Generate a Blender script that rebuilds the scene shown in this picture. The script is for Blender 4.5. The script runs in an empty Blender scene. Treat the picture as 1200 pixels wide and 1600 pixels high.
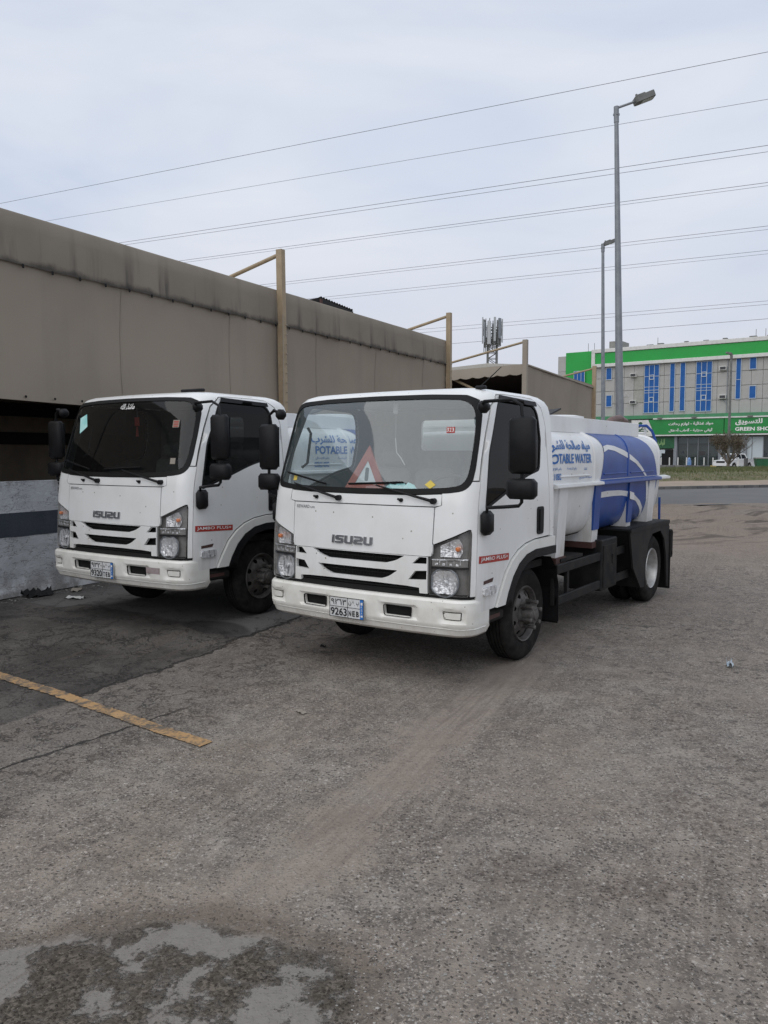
import bpy, bmesh, math, random
from math import sin, cos, pi, radians, hypot, atan2, sqrt
from mathutils import Vector, Matrix, noise
from mathutils.geometry import delaunay_2d_cdt
random.seed(7)
sc = bpy.context.scene
C = sc.collection

# ---------------------------------------------------------------- camera
cd = bpy.data.cameras.new('camera'); cam = bpy.data.objects.new('camera', cd); C.objects.link(cam)
cam.location = (0, 0, 1.7414); cam.rotation_euler = (radians(90) - .074, 0, 0)
cd.sensor_fit = 'HORIZONTAL'; cd.sensor_width = 36; cd.lens = 36.0 * 1229.4 / 1200
cd.clip_start = .05; cd.clip_end = 3000
sc.camera = cam
# ---------------------------------------------------------------- sky and sun (overcast)
SUN_EL, SUN_AZ = 50, 215           # azimuth clockwise from +Y
w = bpy.data.worlds.new('World'); sc.world = w; w.use_nodes = True
nt = w.node_tree; N = nt.nodes; LK = nt.links; N.clear()
out = N.new('ShaderNodeOutputWorld'); bg = N.new('ShaderNodeBackground'); bg2 = N.new('ShaderNodeBackground')
mixs = N.new('ShaderNodeMixShader'); sky = N.new('ShaderNodeTexSky')
sky.sky_type = 'NISHITA'; sky.sun_disc = False
sky.sun_elevation = radians(SUN_EL); sky.sun_rotation = radians(SUN_AZ)
bg.inputs['Strength'].default_value = .10
LK.new(sky.outputs[0], bg.inputs[0])
tc = N.new('ShaderNodeTexCoord'); mp = N.new('ShaderNodeMapping'); mp.inputs['Scale'].default_value = (1, 1, 3.2)
LK.new(tc.outputs['Generated'], mp.inputs[0])
n1 = N.new('ShaderNodeTexNoise'); n1.inputs['Scale'].default_value = 2.1; n1.inputs['Detail'].default_value = 5; n1.inputs['Roughness'].default_value = .5
n1.inputs['Distortion'].default_value = .4
LK.new(mp.outputs[0], n1.inputs['Vector'])
cr = N.new('ShaderNodeValToRGB')
cr.color_ramp.elements[0].position = .32; cr.color_ramp.elements[0].color = (.60, .68, .83, 1)
cr.color_ramp.elements[1].position = .68; cr.color_ramp.elements[1].color = (.83, .86, .93, 1)
LK.new(n1.outputs['Fac'], cr.inputs[0])
sx = N.new('ShaderNodeSeparateXYZ'); LK.new(tc.outputs['Generated'], sx.inputs[0])
mr = N.new('ShaderNodeMapRange'); mr.inputs['From Min'].default_value = .0; mr.inputs['From Max'].default_value = .30
LK.new(sx.outputs['Z'], mr.inputs['Value'])
mx = N.new('ShaderNodeMix'); mx.data_type = 'RGBA'; mx.inputs[6].default_value = (.68, .69, .765, 1)
LK.new(mr.outputs[0], mx.inputs[0]); LK.new(cr.outputs[0], mx.inputs[7])
bg2.inputs['Strength'].default_value = 1.0
LK.new(mx.outputs[2], bg2.inputs[0])
mixs.inputs[0].default_value = .93
LK.new(bg.outputs[0], mixs.inputs[1]); LK.new(bg2.outputs[0], mixs.inputs[2]); LK.new(mixs.outputs[0], out.inputs[0])
sd = bpy.data.lights.new('sun', 'SUN'); sd.energy = 1.3; sd.angle = radians(75); sd.color = (1, .96, .9)
sun = bpy.data.objects.new('sun', sd); C.objects.link(sun)
_az, _el = radians(SUN_AZ), radians(SUN_EL)
sun.rotation_euler = Vector((sin(_az) * cos(_el), cos(_az) * cos(_el), sin(_el))).to_track_quat('Z', 'Y').to_euler()
sun.location = (0, -10, 30)
vs = sc.view_settings; vs.view_transform = 'Standard'; vs.look = 'None'; vs.exposure = 0; vs.gamma = 1; vs.use_curve_mapping = False

# ================================================================ helpers
def link(name, me, parent=None):
    o = bpy.data.objects.new(name, me); C.objects.link(o)
    if parent is not None: o.parent = parent
    return o
def tag(o, label=None, cat=None, group=None, kind=None):
    if label: o['label'] = label
    if cat: o['category'] = cat
    if group: o['group'] = group
    if kind: o['kind'] = kind
    return o
def thing(name, label, cat, loc=(0, 0, 0), rz=0, group=None):
    o = link(name, None); o.location = loc; o.rotation_euler = (0, 0, rz)
    o.empty_display_size = .3
    return tag(o, label, cat, group)
def copy_tree(o, parent=None):
    c = o.copy(); C.objects.link(c); c.parent = parent
    for ch in list(o.children): copy_tree(ch, c)
    return c

class MB:
    def __init__(s): s.v = []; s.f = []; s.m = []; s.cur = 0
    def add(s, vs, fs, M=None):
        b = len(s.v)
        for p in vs:
            p = Vector(p)
            s.v.append(M @ p if M is not None else p)
        for f in fs: s.f.append([i + b for i in f]); s.m.append(s.cur)
        return s
    def box(s, c, d, M=None, bev=0):
        x, y, z = d[0] / 2, d[1] / 2, d[2] / 2
        if bev <= 0:
            vs = [(c[0] + a * x, c[1] + b * y, c[2] + e * z) for a in (-1, 1) for b in (-1, 1) for e in (-1, 1)]
            return s.add(vs, [(0, 1, 3, 2), (4, 6, 7, 5), (0, 4, 5, 1), (2, 3, 7, 6), (0, 2, 6, 4), (1, 5, 7, 3)], M)
        bev = min(bev, x * .98, y * .98, z * .98)
        vs = []; idx = {}
        for a in (-1, 1):
            for b in (-1, 1):
                for e in (-1, 1):
                    for k in range(3):
                        q = [x, y, z]
                        q = [q[i] - (bev if i != k else 0) for i in range(3)]
                        idx[(a, b, e, k)] = len(vs)
                        vs.append((c[0] + a * q[0], c[1] + b * q[1], c[2] + e * q[2]))
        fs = []
        I = lambda a, b, e, k: idx[(a, b, e, k)]
        for a in (-1, 1):
            f = [I(a, -1, -1, 0), I(a, 1, -1, 0), I(a, 1, 1, 0), I(a, -1, 1, 0)]; fs.append(f if a > 0 else f[::-1])
            f = [I(-1, a, -1, 1), I(-1, a, 1, 1), I(1, a, 1, 1), I(1, a, -1, 1)]; fs.append(f if a > 0 else f[::-1])
            f = [I(-1, -1, a, 2), I(1, -1, a, 2), I(1, 1, a, 2), I(-1, 1, a, 2)]; fs.append(f if a > 0 else f[::-1])
        for a in (-1, 1):
            for b in (-1, 1):
                fs.append([I(a, b, -1, 0), I(a, b, -1, 1), I(a, b, 1, 1), I(a, b, 1, 0)])
                fs.append([I(a, -1, b, 0), I(a, 1, b, 0), I(a, 1, b, 2), I(a, -1, b, 2)])
                fs.append([I(-1, a, b, 1), I(1, a, b, 1), I(1, a, b, 2), I(-1, a, b, 2)])
                for e in (-1, 1): fs.append([I(a, b, e, 0), I(a, b, e, 1), I(a, b, e, 2)])
        return s.add(vs, fs, M)
    def tube(s, pts, r, n=8, cap=True, M=None):
        pts = [Vector(p) for p in pts]; rs = r if isinstance(r, (list, tuple)) else [r] * len(pts)
        vs = []; fs = []; prev = None
        for i, p in enumerate(pts):
            t = (pts[min(i + 1, len(pts) - 1)] - pts[max(i - 1, 0)]).normalized()
            if prev is None:
                u = t.cross(Vector((0, 0, 1)))
                if u.length < .05: u = t.cross(Vector((1, 0, 0)))
                u.normalize()
            else: u = (prev - t * prev.dot(t)).normalized()
            prev = u; v = t.cross(u)
            for k in range(n):
                a = 2 * pi * k / n; vs.append(p + (u * cos(a) + v * sin(a)) * rs[i])
        for i in range(len(pts) - 1):
            for k in range(n):
                a = i * n + k; b = i * n + (k + 1) % n; fs.append((a, b, b + n, a + n))
        if cap: fs.append(list(range(n))[::-1]); fs.append([len(vs) - n + k for k in range(n)])
        return s.add(vs, fs, M)
    def lathe(s, prof, n=32, M=None, axis='x'):
        vs = []; fs = []
        for (h, r) in prof:
            for k in range(n):
                a = 2 * pi * k / n
                vs.append((h, r * cos(a), r * sin(a)) if axis == 'x' else (r * cos(a), r * sin(a), h))
        for i in range(len(prof) - 1):
            for k in range(n):
                a = i * n + k; b = i * n + (k + 1) % n; fs.append((a, b, b + n, a + n))
        return s.add(vs, fs, M)
    def prism(s, poly, a0, a1, axis='x', M=None):
        # poly in the other two axes (in xyz order), extruded from a0 to a1
        def P(a, p):
            return (a, p[0], p[1]) if axis == 'x' else ((p[0], a, p[1]) if axis == 'y' else (p[0], p[1], a))
        n = len(poly); vs = [P(a0, p) for p in poly] + [P(a1, p) for p in poly]
        fs = [list(range(n))[::-1], [n + i for i in range(n)]] + [(i, (i + 1) % n, n + (i + 1) % n, n + i) for i in range(n)]
        return s.add(vs, fs, M)
    def mesh(s, name, mats, smooth=None, fix=True):
        me = bpy.data.meshes.new(name)
        me.from_pydata([tuple(p) for p in s.v], [], s.f)
        for m in (mats if isinstance(mats, (list, tuple)) else [mats]): me.materials.append(m)
        me.polygons.foreach_set('material_index', s.m)
        if fix:
            bm = bmesh.new(); bm.from_mesh(me); bmesh.ops.recalc_face_normals(bm, faces=bm.faces); bm.to_mesh(me); bm.free()
        if smooth is not None:
            me.polygons.foreach_set('use_smooth', [True] * len(me.polygons))
            me.set_sharp_from_angle(angle=radians(smooth))
        me.update(); return me
    def obj(s, name, mats, parent=None, smooth=None, fix=True):
        return link(name, s.mesh(name, mats, smooth, fix), parent)

# ---------------------------------------------------------------- materials
def mat(name, c, rough=.6, metal=0., c2=None, scale=4., detail=4., lo=.35, hi=.65, bump=0., bscale=60., coat=0., stretch=None, spec=.5, emit=None):
    m = bpy.data.materials.new(name); m.use_nodes = True
    nt = m.node_tree; b = nt.nodes['Principled BSDF']
    b.inputs['Base Color'].default_value = (*c, 1); b.inputs['Roughness'].default_value = rough
    b.inputs['Metallic'].default_value = metal; b.inputs['Coat Weight'].default_value = coat
    b.inputs['Coat Roughness'].default_value = .12
    b.inputs['Specular IOR Level'].default_value = spec
    tcn = nt.nodes.new('ShaderNodeTexCoord'); vec = tcn.outputs['Object']
    if stretch:
        mpn = nt.nodes.new('ShaderNodeMapping'); mpn.inputs['Scale'].default_value = stretch
        nt.links.new(vec, mpn.inputs[0]); vec = mpn.outputs[0]
    if c2 is not None:
        n = nt.nodes.new('ShaderNodeTexNoise'); n.inputs['Scale'].default_value = scale; n.inputs['Detail'].default_value = detail
        n.inputs['Roughness'].default_value = .6
        nt.links.new(vec, n.inputs['Vector'])
        r = nt.nodes.new('ShaderNodeValToRGB'); r.color_ramp.elements[0].position = lo; r.color_ramp.elements[1].position = hi
        r.color_ramp.elements[0].color = (*c, 1); r.color_ramp.elements[1].color = (*c2, 1)
        nt.links.new(n.outputs['Fac'], r.inputs[0]); nt.links.new(r.outputs[0], b.inputs['Base Color'])
    if bump:
        n = nt.nodes.new('ShaderNodeTexNoise'); n.inputs['Scale'].default_value = bscale; n.inputs['Detail'].default_value = 3
        nt.links.new(tcn.outputs['Object'], n.inputs['Vector'])
        bp = nt.nodes.new('ShaderNodeBump'); bp.inputs['Strength'].default_value = bump; bp.inputs['Distance'].default_value = .01
        nt.links.new(n.outputs['Fac'], bp.inputs['Height']); nt.links.new(bp.outputs[0], b.inputs['Normal'])
    return m
def glass(name, tint, refl=1.0, rough=.02, haze=0.0, ior=1.5, col=(.5, .5, .5)):
    """clear sheet glass: fresnel mirror over a tinted see-through layer with a diffuse haze mixed in"""
    m = bpy.data.materials.new(name); m.use_nodes = True
    nt = m.node_tree; n = nt.nodes; n.clear(); L = nt.links
    o = n.new('ShaderNodeOutputMaterial'); t = n.new('ShaderNodeBsdfTransparent'); g = n.new('ShaderNodeBsdfGlossy')
    t.inputs[0].default_value = (*tint, 1); g.inputs['Roughness'].default_value = rough
    d = n.new('ShaderNodeBsdfDiffuse'); d.inputs[0].default_value = (*col, 1)
    mh = n.new('ShaderNodeMixShader'); mh.inputs[0].default_value = haze
    L.new(t.outputs[0], mh.inputs[1]); L.new(d.outputs[0], mh.inputs[2])
    f = n.new('ShaderNodeFresnel'); f.inputs['IOR'].default_value = ior
    mu = n.new('ShaderNodeMath'); mu.operation = 'MULTIPLY'; mu.inputs[1].default_value = refl; mu.use_clamp = True
    ge = n.new('ShaderNodeNewGeometry'); im = n.new('ShaderNodeMath'); im.operation = 'MULTIPLY_ADD'   # same pane seen from either side
    im.inputs[1].default_value = 1 / ior - ior; im.inputs[2].default_value = ior; L.new(ge.outputs['Backfacing'], im.inputs[0]); L.new(im.outputs[0], f.inputs['IOR'])
    L.new(f.outputs[0], mu.inputs[0])
    mm = n.new('ShaderNodeMixShader'); L.new(mu.outputs[0], mm.inputs[0]); L.new(mh.outputs[0], mm.inputs[1]); L.new(g.outputs[0], mm.inputs[2])
    L.new(mm.outputs[0], o.inputs[0]); return m

M = {}
M['paint'] = mat('white_paint', (.80, .81, .80), .32, c2=(.72, .71, .68), scale=2.2, lo=.45, hi=.85, coat=.5)
def dusty(m, z0, z1, col, k):
    q = m.node_tree; n = q.nodes; L = q.links; b = n['Principled BSDF']; src = b.inputs['Base Color'].links[0].from_socket
    tcn = n.new('ShaderNodeTexCoord'); sp = n.new('ShaderNodeSeparateXYZ'); L.new(tcn.outputs['Object'], sp.inputs[0])
    a = n.new('ShaderNodeMapRange'); a.inputs['From Min'].default_value = z1; a.inputs['From Max'].default_value = z0; L.new(sp.outputs['Z'], a.inputs['Value'])
    mpn = n.new('ShaderNodeMapping'); mpn.inputs['Scale'].default_value = (1, 1, .22); L.new(tcn.outputs['Object'], mpn.inputs[0])
    no = n.new('ShaderNodeTexNoise'); no.inputs['Scale'].default_value = 9; no.inputs['Detail'].default_value = 6; no.inputs['Roughness'].default_value = .7; L.new(mpn.outputs[0], no.inputs['Vector'])
    r = n.new('ShaderNodeMapRange'); r.inputs['From Min'].default_value = .35; r.inputs['From Max'].default_value = .75; L.new(no.outputs['Fac'], r.inputs['Value'])
    ad = n.new('ShaderNodeMath'); ad.operation = 'MULTIPLY_ADD'; L.new(a.outputs[0], ad.inputs[0]); L.new(r.outputs[0], ad.inputs[1]); 
    b2 = n.new('ShaderNodeMath'); b2.operation = 'MULTIPLY'; L.new(r.outputs[0], b2.inputs[0]); b2.inputs[1].default_value = .10; L.new(b2.outputs[0], ad.inputs[2])
    k_ = n.new('ShaderNodeMath'); k_.operation = 'MULTIPLY'; k_.use_clamp = True; L.new(ad.outputs[0], k_.inputs[0]); k_.inputs[1].default_value = k
    mx_ = n.new('ShaderNodeMix'); mx_.data_type = 'RGBA'; L.new(k_.outputs[0], mx_.inputs[0]); L.new(src, mx_.inputs[6]); mx_.inputs[7].default_value = (*col, 1); L.new(mx_.outputs[2], b.inputs['Base Color'])
def specks(m, sc_, col):
    n = m.node_tree.nodes; L = m.node_tree.links; b = n['Principled BSDF']; src = b.inputs['Base Color'].links[0].from_socket
    tcn = n.new('ShaderNodeTexCoord'); v = n.new('ShaderNodeTexVoronoi'); v.inputs['Scale'].default_value = sc_; L.new(tcn.outputs['Object'], v.inputs['Vector'])
    r = n.new('ShaderNodeMapRange'); r.inputs['From Min'].default_value = .075; r.inputs['From Max'].default_value = .05; L.new(v.outputs['Distance'], r.inputs['Value'])
    mx_ = n.new('ShaderNodeMix'); mx_.data_type = 'RGBA'; L.new(r.outputs[0], mx_.inputs[0]); L.new(src, mx_.inputs[6]); mx_.inputs[7].default_value = (*col, 1); L.new(mx_.outputs[2], b.inputs['Base Color'])
specks(M['paint'], 9, (.30, .27, .22))
dusty(M['paint'], .55, 1.05, (.47, .42, .35), .6)
M['paint_low'] = mat('grimy_white_paint', (.74, .74, .70), .42, c2=(.50, .48, .43), scale=5, lo=.5, hi=.9, coat=.2, stretch=(1, 1, .5))
M['bumper'] = mat('bumper_paint', (.78, .77, .72), .42, c2=(.62, .60, .54), scale=6, lo=.45, hi=.85, coat=.2)
M['tank_white'] = mat('tank_white', (.74, .75, .75), .4, c2=(.60, .60, .57), scale=2.5, lo=.45, hi=.85, coat=.2)
M['tank_blue'] = mat('tank_blue', (.012, .055, .25), .34, c2=(.018, .072, .31), scale=4, spec=.35)
specks(M['bumper'], 16, (.25, .22, .18)); specks(M['tank_white'], 6, (.35, .30, .24)); dusty(M['bumper'], .37, .50, (.40, .35, .28), .8); dusty(M['tank_white'], .8, 1.35, (.42, .38, .32), .75); dusty(M['tank_blue'], .9, 1.25, (.10, .10, .14), .5)
M['letter_blue'] = mat('letter_blue', (.02, .12, .40), .5, c2=(.04, .17, .45), scale=20)
M['black'] = mat('black_plastic', (.008, .008, .009), .5, c2=(.013, .013, .014), scale=8, spec=.2, bump=.15, bscale=300)
M['rubber'] = mat('rubber', (.010, .010, .010), .6, spec=.22)
M['void'] = mat('dark_cavity', (.006, .006, .006), .9)
M['chassis'] = mat('dusty_chassis', (.014, .014, .014), .75, c2=(.038, .034, .030), scale=7, lo=.4, hi=.8, bump=.2, bscale=80, spec=.15)
M['chassis_grey'] = mat('dark_grey_steel', (.014, .0145, .015), .6, c2=(.034, .031, .028), scale=5, lo=.4, hi=.8, spec=.15)
M['tyre'] = mat('tyre_rubber', (.013, .0125, .012), .85, c2=(.034, .031, .028), scale=9, lo=.4, hi=.75, bump=.3, bscale=120, spec=.12)
M['rim'] = mat('dusty_rim', (.15, .14, .13), .6, .3, c2=(.06, .055, .05), scale=12, lo=.3, hi=.7)
M['rim_silver'] = mat('silver_rim', (.50, .50, .49), .4, .5, c2=(.34, .33, .31), scale=10)
M['chrome'] = mat('chrome', (.80, .81, .82), .22, .55, bump=.9, bscale=55)
M['flute'] = mat('lamp_reflector', (.86, .87, .88), .16, .45, c2=(.30, .30, .31), scale=16, lo=.50, hi=.66, bump=1., bscale=42, stretch=(2.5, 2.5, .6))  # pale and dark streaks paint the lens reflections into the colour
M['emblem'] = mat('emblem_chrome', (.36, .36, .37), .25, .9)
M['hl_house'] = mat('lamp_housing_grey', (.20, .195, .185), .35, .2, c2=(.26, .25, .235), scale=30)
M['hl_glass'] = glass('lamp_lens', (.93, .93, .93), 1.0, .02, .02)
M['amber'] = mat('amber_bulb', (.75, .22, .06), .25)
M['glass_clear'] = glass('windscreen_glass', (.90, .95, .96), 2.9, .02, .10, col=(.40, .54, .58))  # teal haze paints a bluish reflection over the glass
M['glass_side'] = glass('side_window_glass', (.86, .92, .92), .8, .02, .0)
M['glass_tint'] = glass('tinted_glass', (.06, .065, .065), .55, .02, .0)
M['glass_dark_ws'] = glass('dark_windscreen_glass', (.42, .46, .46), .9, .02, .01)
M['interior'] = mat('cab_interior', (.075, .08, .08), .8, c2=(.10, .10, .097), scale=10)
M['interior_light'] = mat('cab_lining', (.30, .31, .30), .85, c2=(.25, .26, .255), scale=6)
M['seat'] = mat('seat_fabric', (.20, .21, .21), .9, c2=(.17, .175, .175), scale=18)
M['red'] = mat('red_sticker', (.42, .03, .02), .55, c2=(.34, .035, .022), scale=14)
M['wlet'] = mat('white_print', (.78, .78, .76), .5)
M['plate'] = mat('plate_white', (.70, .72, .73), .4, c2=(.6, .6, .58), scale=20)
M['plate_blue'] = mat('plate_blue', (.03, .17, .50), .4)
M['ink'] = mat('black_ink', (.015, .015, .018), .5)
M['grey_ink'] = mat('grey_lettering', (.16, .16, .17), .5)
M['cyan'] = mat('turquoise_paper', (.30, .68, .66), .7, c2=(.5, .8, .78), scale=12)
M['yellow'] = mat('yellow_sticker', (.72, .55, .10), .6)
M['tri_red'] = mat('triangle_red', (.42, .11, .08), .45, c2=(.55, .20, .15), scale=8)
M['tri_white'] = mat('triangle_white', (.80, .84, .82), .5)
M['grey_mark'] = mat('grey_mark', (.16, .19, .18), .5)
M['rust'] = mat('rusty_red', (.06, .026, .022), .7, c2=(.07, .03, .025), scale=20)
# place
M['canvas'] = mat('tan_canvas', (.34, .30, .245), .9, c2=(.29, .255, .208), scale=.8, lo=.3, hi=.7, bump=.12, bscale=20)
M['lining'] = mat('dark_shade_net', (.30, .25, .19), .95, c2=(.22, .18, .14), scale=2)
M['post'] = mat('tan_steel', (.36, .28, .18), .6, c2=(.28, .21, .13), scale=5, lo=.4, hi=.75)
M['galv'] = mat('galvanised_steel', (.27, .29, .31), .5, .35, c2=(.20, .215, .235), scale=6, lo=.3, hi=.7)
M['galv_dark'] = mat('weathered_steel', (.13, .135, .13), .6, .2, c2=(.20, .20, .19), scale=6)
M['lens'] = mat('lamp_glass', (.45, .46, .42), .3)
M['wire'] = mat('cable_grey', (.13, .13, .15), .6)
M['clad'] = mat('stone_cladding', (.42, .415, .395), .7, c2=(.37, .365, .345), scale=1.2, lo=.3, hi=.7)
M['clad_stain'] = mat('stained_cladding', (.31, .31, .27), .8, c2=(.36, .36, .33), scale=3)
M['cornice'] = mat('cornice_white', (.66, .66, .63), .6, c2=(.52, .52, .49), scale=2.5, lo=.45, hi=.8)
M['green'] = mat('bright_green_panel', (.012, .36, .055), .45, c2=(.015, .32, .05), scale=.6)
M['green_sign'] = mat('sign_green', (.012, .24, .05), .4, c2=(.012, .20, .04), scale=.8)
M['green_dark'] = mat('dark_green', (.01, .08, .03), .5, c2=(.012, .11, .04), scale=2)
M['green_ledge'] = mat('ledge_green', (.05, .26, .11), .5, c2=(.06, .2, .1), scale=1.5)
M['blue_glass'] = mat('blue_window_film', (.010, .085, .30), .4, c2=(.018, .12, .38), scale=.9, spec=.3)
M['frame_pale'] = mat('pale_aluminium', (.48, .54, .60), .5)
M['shop_glass'] = glass('shop_glass', (.55, .6, .6), 1.2, .03, .02)
M['shop_dark'] = mat('shop_interior', (.03, .032, .034), .9, c2=(.10, .09, .08), scale=1.3, lo=.5, hi=.7)
M['shop_white'] = mat('shop_poster', (.5, .56, .58), .6)
M['conc'] = mat('roof_concrete', (.30, .30, .28), .9, c2=(.22, .22, .2), scale=3)
M['car_white'] = mat('car_white', (.76, .77, .77), .3, coat=.5)
M['car_glass'] = mat('car_glass', (.02, .025, .03), .08)
M['kerb'] = mat('kerb_dark', (.09, .09, .09), .8, c2=(.16, .155, .145), scale=1.2, lo=.45, hi=.6)
M['yellow_kerb'] = mat('kerb_yellow', (.42, .32, .12), .8)
M['bark'] = mat('bark', (.13, .11, .09), .9, c2=(.20, .17, .14), scale=8)
M['leaf'] = mat('dry_leaves', (.075, .065, .04), .8, c2=(.13, .10, .065), scale=9)
M['antenna'] = mat('antenna_grey', (.42, .44, .45), .5)
M['litter'] = mat('plastic_litter', (.33, .42, .50), .3, c2=(.5, .52, .53), scale=30)
M['carton'] = mat('paper_scrap', (.27, .24, .20), .8)

# ---------------------------------------------------------------- arabic shaping
_F = {'ا': (0xFE8D, 2), 'ب': (0xFE8F, 4), 'ة': (0xFE93, 2), 'ت': (0xFE95, 4), 'ث': (0xFE99, 4), 'ج': (0xFE9D, 4), 'ح': (0xFEA1, 4), 'خ': (0xFEA5, 4),
      'د': (0xFEA9, 2), 'ذ': (0xFEAB, 2), 'ر': (0xFEAD, 2), 'ز': (0xFEAF, 2), 'س': (0xFEB1, 4), 'ش': (0xFEB5, 4), 'ص': (0xFEB9, 4), 'ض': (0xFEBD, 4),
      'ط': (0xFEC1, 4), 'ظ': (0xFEC5, 4), 'ع': (0xFEC9, 4), 'غ': (0xFECD, 4), 'ف': (0xFED1, 4), 'ق': (0xFED5, 4), 'ك': (0xFED9, 4), 'ل': (0xFEDD, 4),
      'م': (0xFEE1, 4), 'ن': (0xFEE5, 4), 'ه': (0xFEE9, 4), 'و': (0xFEED, 2), 'ى': (0xFEEF, 2), 'ي': (0xFEF1, 4), 'أ': (0xFE83, 2), 'ئ': (0xFE89, 4),
      'ء': (0xFE80, 1), '\u0001': (0xFEFB, 2)}
def shape(t):
    t = t.replace('لا', '\u0001'); o = []
    for i, ch in enumerate(t):
        if ch not in _F: o.append(ch); continue
        b, n = _F[ch]
        pj = i > 0 and t[i - 1] in _F and _F[t[i - 1]][1] == 4
        nj = i + 1 < len(t) and t[i + 1] in _F and _F[t[i + 1]][1] > 1 and n == 4
        if n == 1: pj = False
        k = 3 if (pj and nj) else 2 if nj else 1 if pj else 0
        o.append(chr(b + k))
    return ''.join(o[::-1])
_TC = {}
def text2d(body, bold=.0):
    """triangles of a line of text, normalised to a unit box"""
    key = (body, bold)
    if key in _TC: return _TC[key]
    cu = bpy.data.curves.new('t', 'FONT'); cu.body = body; cu.resolution_u = 3; cu.offset = bold; cu.size = 1
    o = bpy.data.objects.new('t', cu); C.objects.link(o)
    dg = bpy.context.evaluated_depsgraph_get(); me = o.evaluated_get(dg).to_mesh()
    vs = [(v.co.x, v.co.y) for v in me.vertices]; fs = [list(p.vertices) for p in me.polygons]
    o.evaluated_get(dg).to_mesh_clear(); bpy.data.objects.remove(o); bpy.data.curves.remove(cu)
    x0 = min(v[0] for v in vs); x1 = max(v[0] for v in vs); y0 = min(v[1] for v in vs); y1 = max(v[1] for v in vs)
    vs = [((a - x0) / (x1 - x0), (b - y0) / (y1 - y0)) for a, b in vs]
    _TC[key] = (vs, fs); return _TC[key]
def put_text(mb, body, x0, z0, x1, z1, fn, bold=.0, split=0):
    vs, fs = text2d(body, bold)
    mb.add([fn(x0 + a * (x1 - x0), z0 + b * (z1 - z0)) for a, b in vs], fs)

# ---------------------------------------------------------------- surface patches
def lerp(a, b, t): return a + (b - a) * t
def interp(tab, z):
    if z <= tab[0][0]: return tab[0][1:]
    for p, q in zip(tab, tab[1:]):
        if z <= q[0]:
            t = (z - p[0]) / (q[0] - p[0]); return tuple(lerp(a, b, t) for a, b in zip(p[1:], q[1:]))
    return tab[-1][1:]
def crom(tab, z):
    n = len(tab)
    if z <= tab[0][0]: return tab[0][1:]
    for i in range(n - 1):
        if z <= tab[i + 1][0]:
            p1, p2 = tab[i], tab[i + 1]; p0 = tab[max(i - 1, 0)]; p3 = tab[min(i + 2, n - 1)]
            h = p2[0] - p1[0]; t = (z - p1[0]) / h; o = []
            for k in range(1, len(p1)):
                m1 = (p2[k] - p0[k]) / max(1e-6, p2[0] - p0[0]) * h; m2 = (p3[k] - p1[k]) / max(1e-6, p3[0] - p1[0]) * h
                o.append((2 * t**3 - 3 * t * t + 1) * p1[k] + (t**3 - 2 * t * t + t) * m1 + (-2 * t**3 + 3 * t * t) * p2[k] + (t**3 - t * t) * m2)
            return tuple(o)
    return tab[-1][1:]
def fillet(poly, r, n=4):
    """round the corners of a polygon; r a number or one per corner"""
    o = []; L = len(poly)
    for i, p in enumerate(poly):
        ri = r[i] if isinstance(r, (list, tuple)) else r
        a = Vector(poly[i - 1]) - Vector(p); b = Vector(poly[(i + 1) % L]) - Vector(p)
        ri = min(ri, a.length * .48, b.length * .48)
        if ri <= 0: o.append(tuple(p)); continue
        A = Vector(p) + a.normalized() * ri; B = Vector(p) + b.normalized() * ri
        for k in range(n + 1):
            t = k / n; q = A * (1 - t)**2 + Vector(p) * 2 * t * (1 - t) + B * t * t; o.append((q.x, q.y))
    return o
def resample(poly, step):
    o = []
    for i, p in enumerate(poly):
        q = poly[(i + 1) % len(poly)]; d = hypot(q[0] - p[0], q[1] - p[1]); k = max(1, int(math.ceil(d / step)))
        for j in range(k): o.append((lerp(p[0], q[0], j / k), lerp(p[1], q[1], j / k)))
    return o
def inside(pt, poly):
    x, y = pt; c = False; n = len(poly); j = n - 1
    for i in range(n):
        xi, yi = poly[i]; xj, yj = poly[j]
        if (yi > y) != (yj > y) and x < (xj - xi) * (y - yi) / (yj - yi) + xi: c = not c
        j = i
    return c
def mir(poly): return [(-a, b) for a, b in poly][::-1]
def sym(right):
    """polygon symmetric about u=0 from its right half (listed top centre -> down)"""
    return right + [(-a, b) for a, b in right[::-1] if a > 1e-6]
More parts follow.
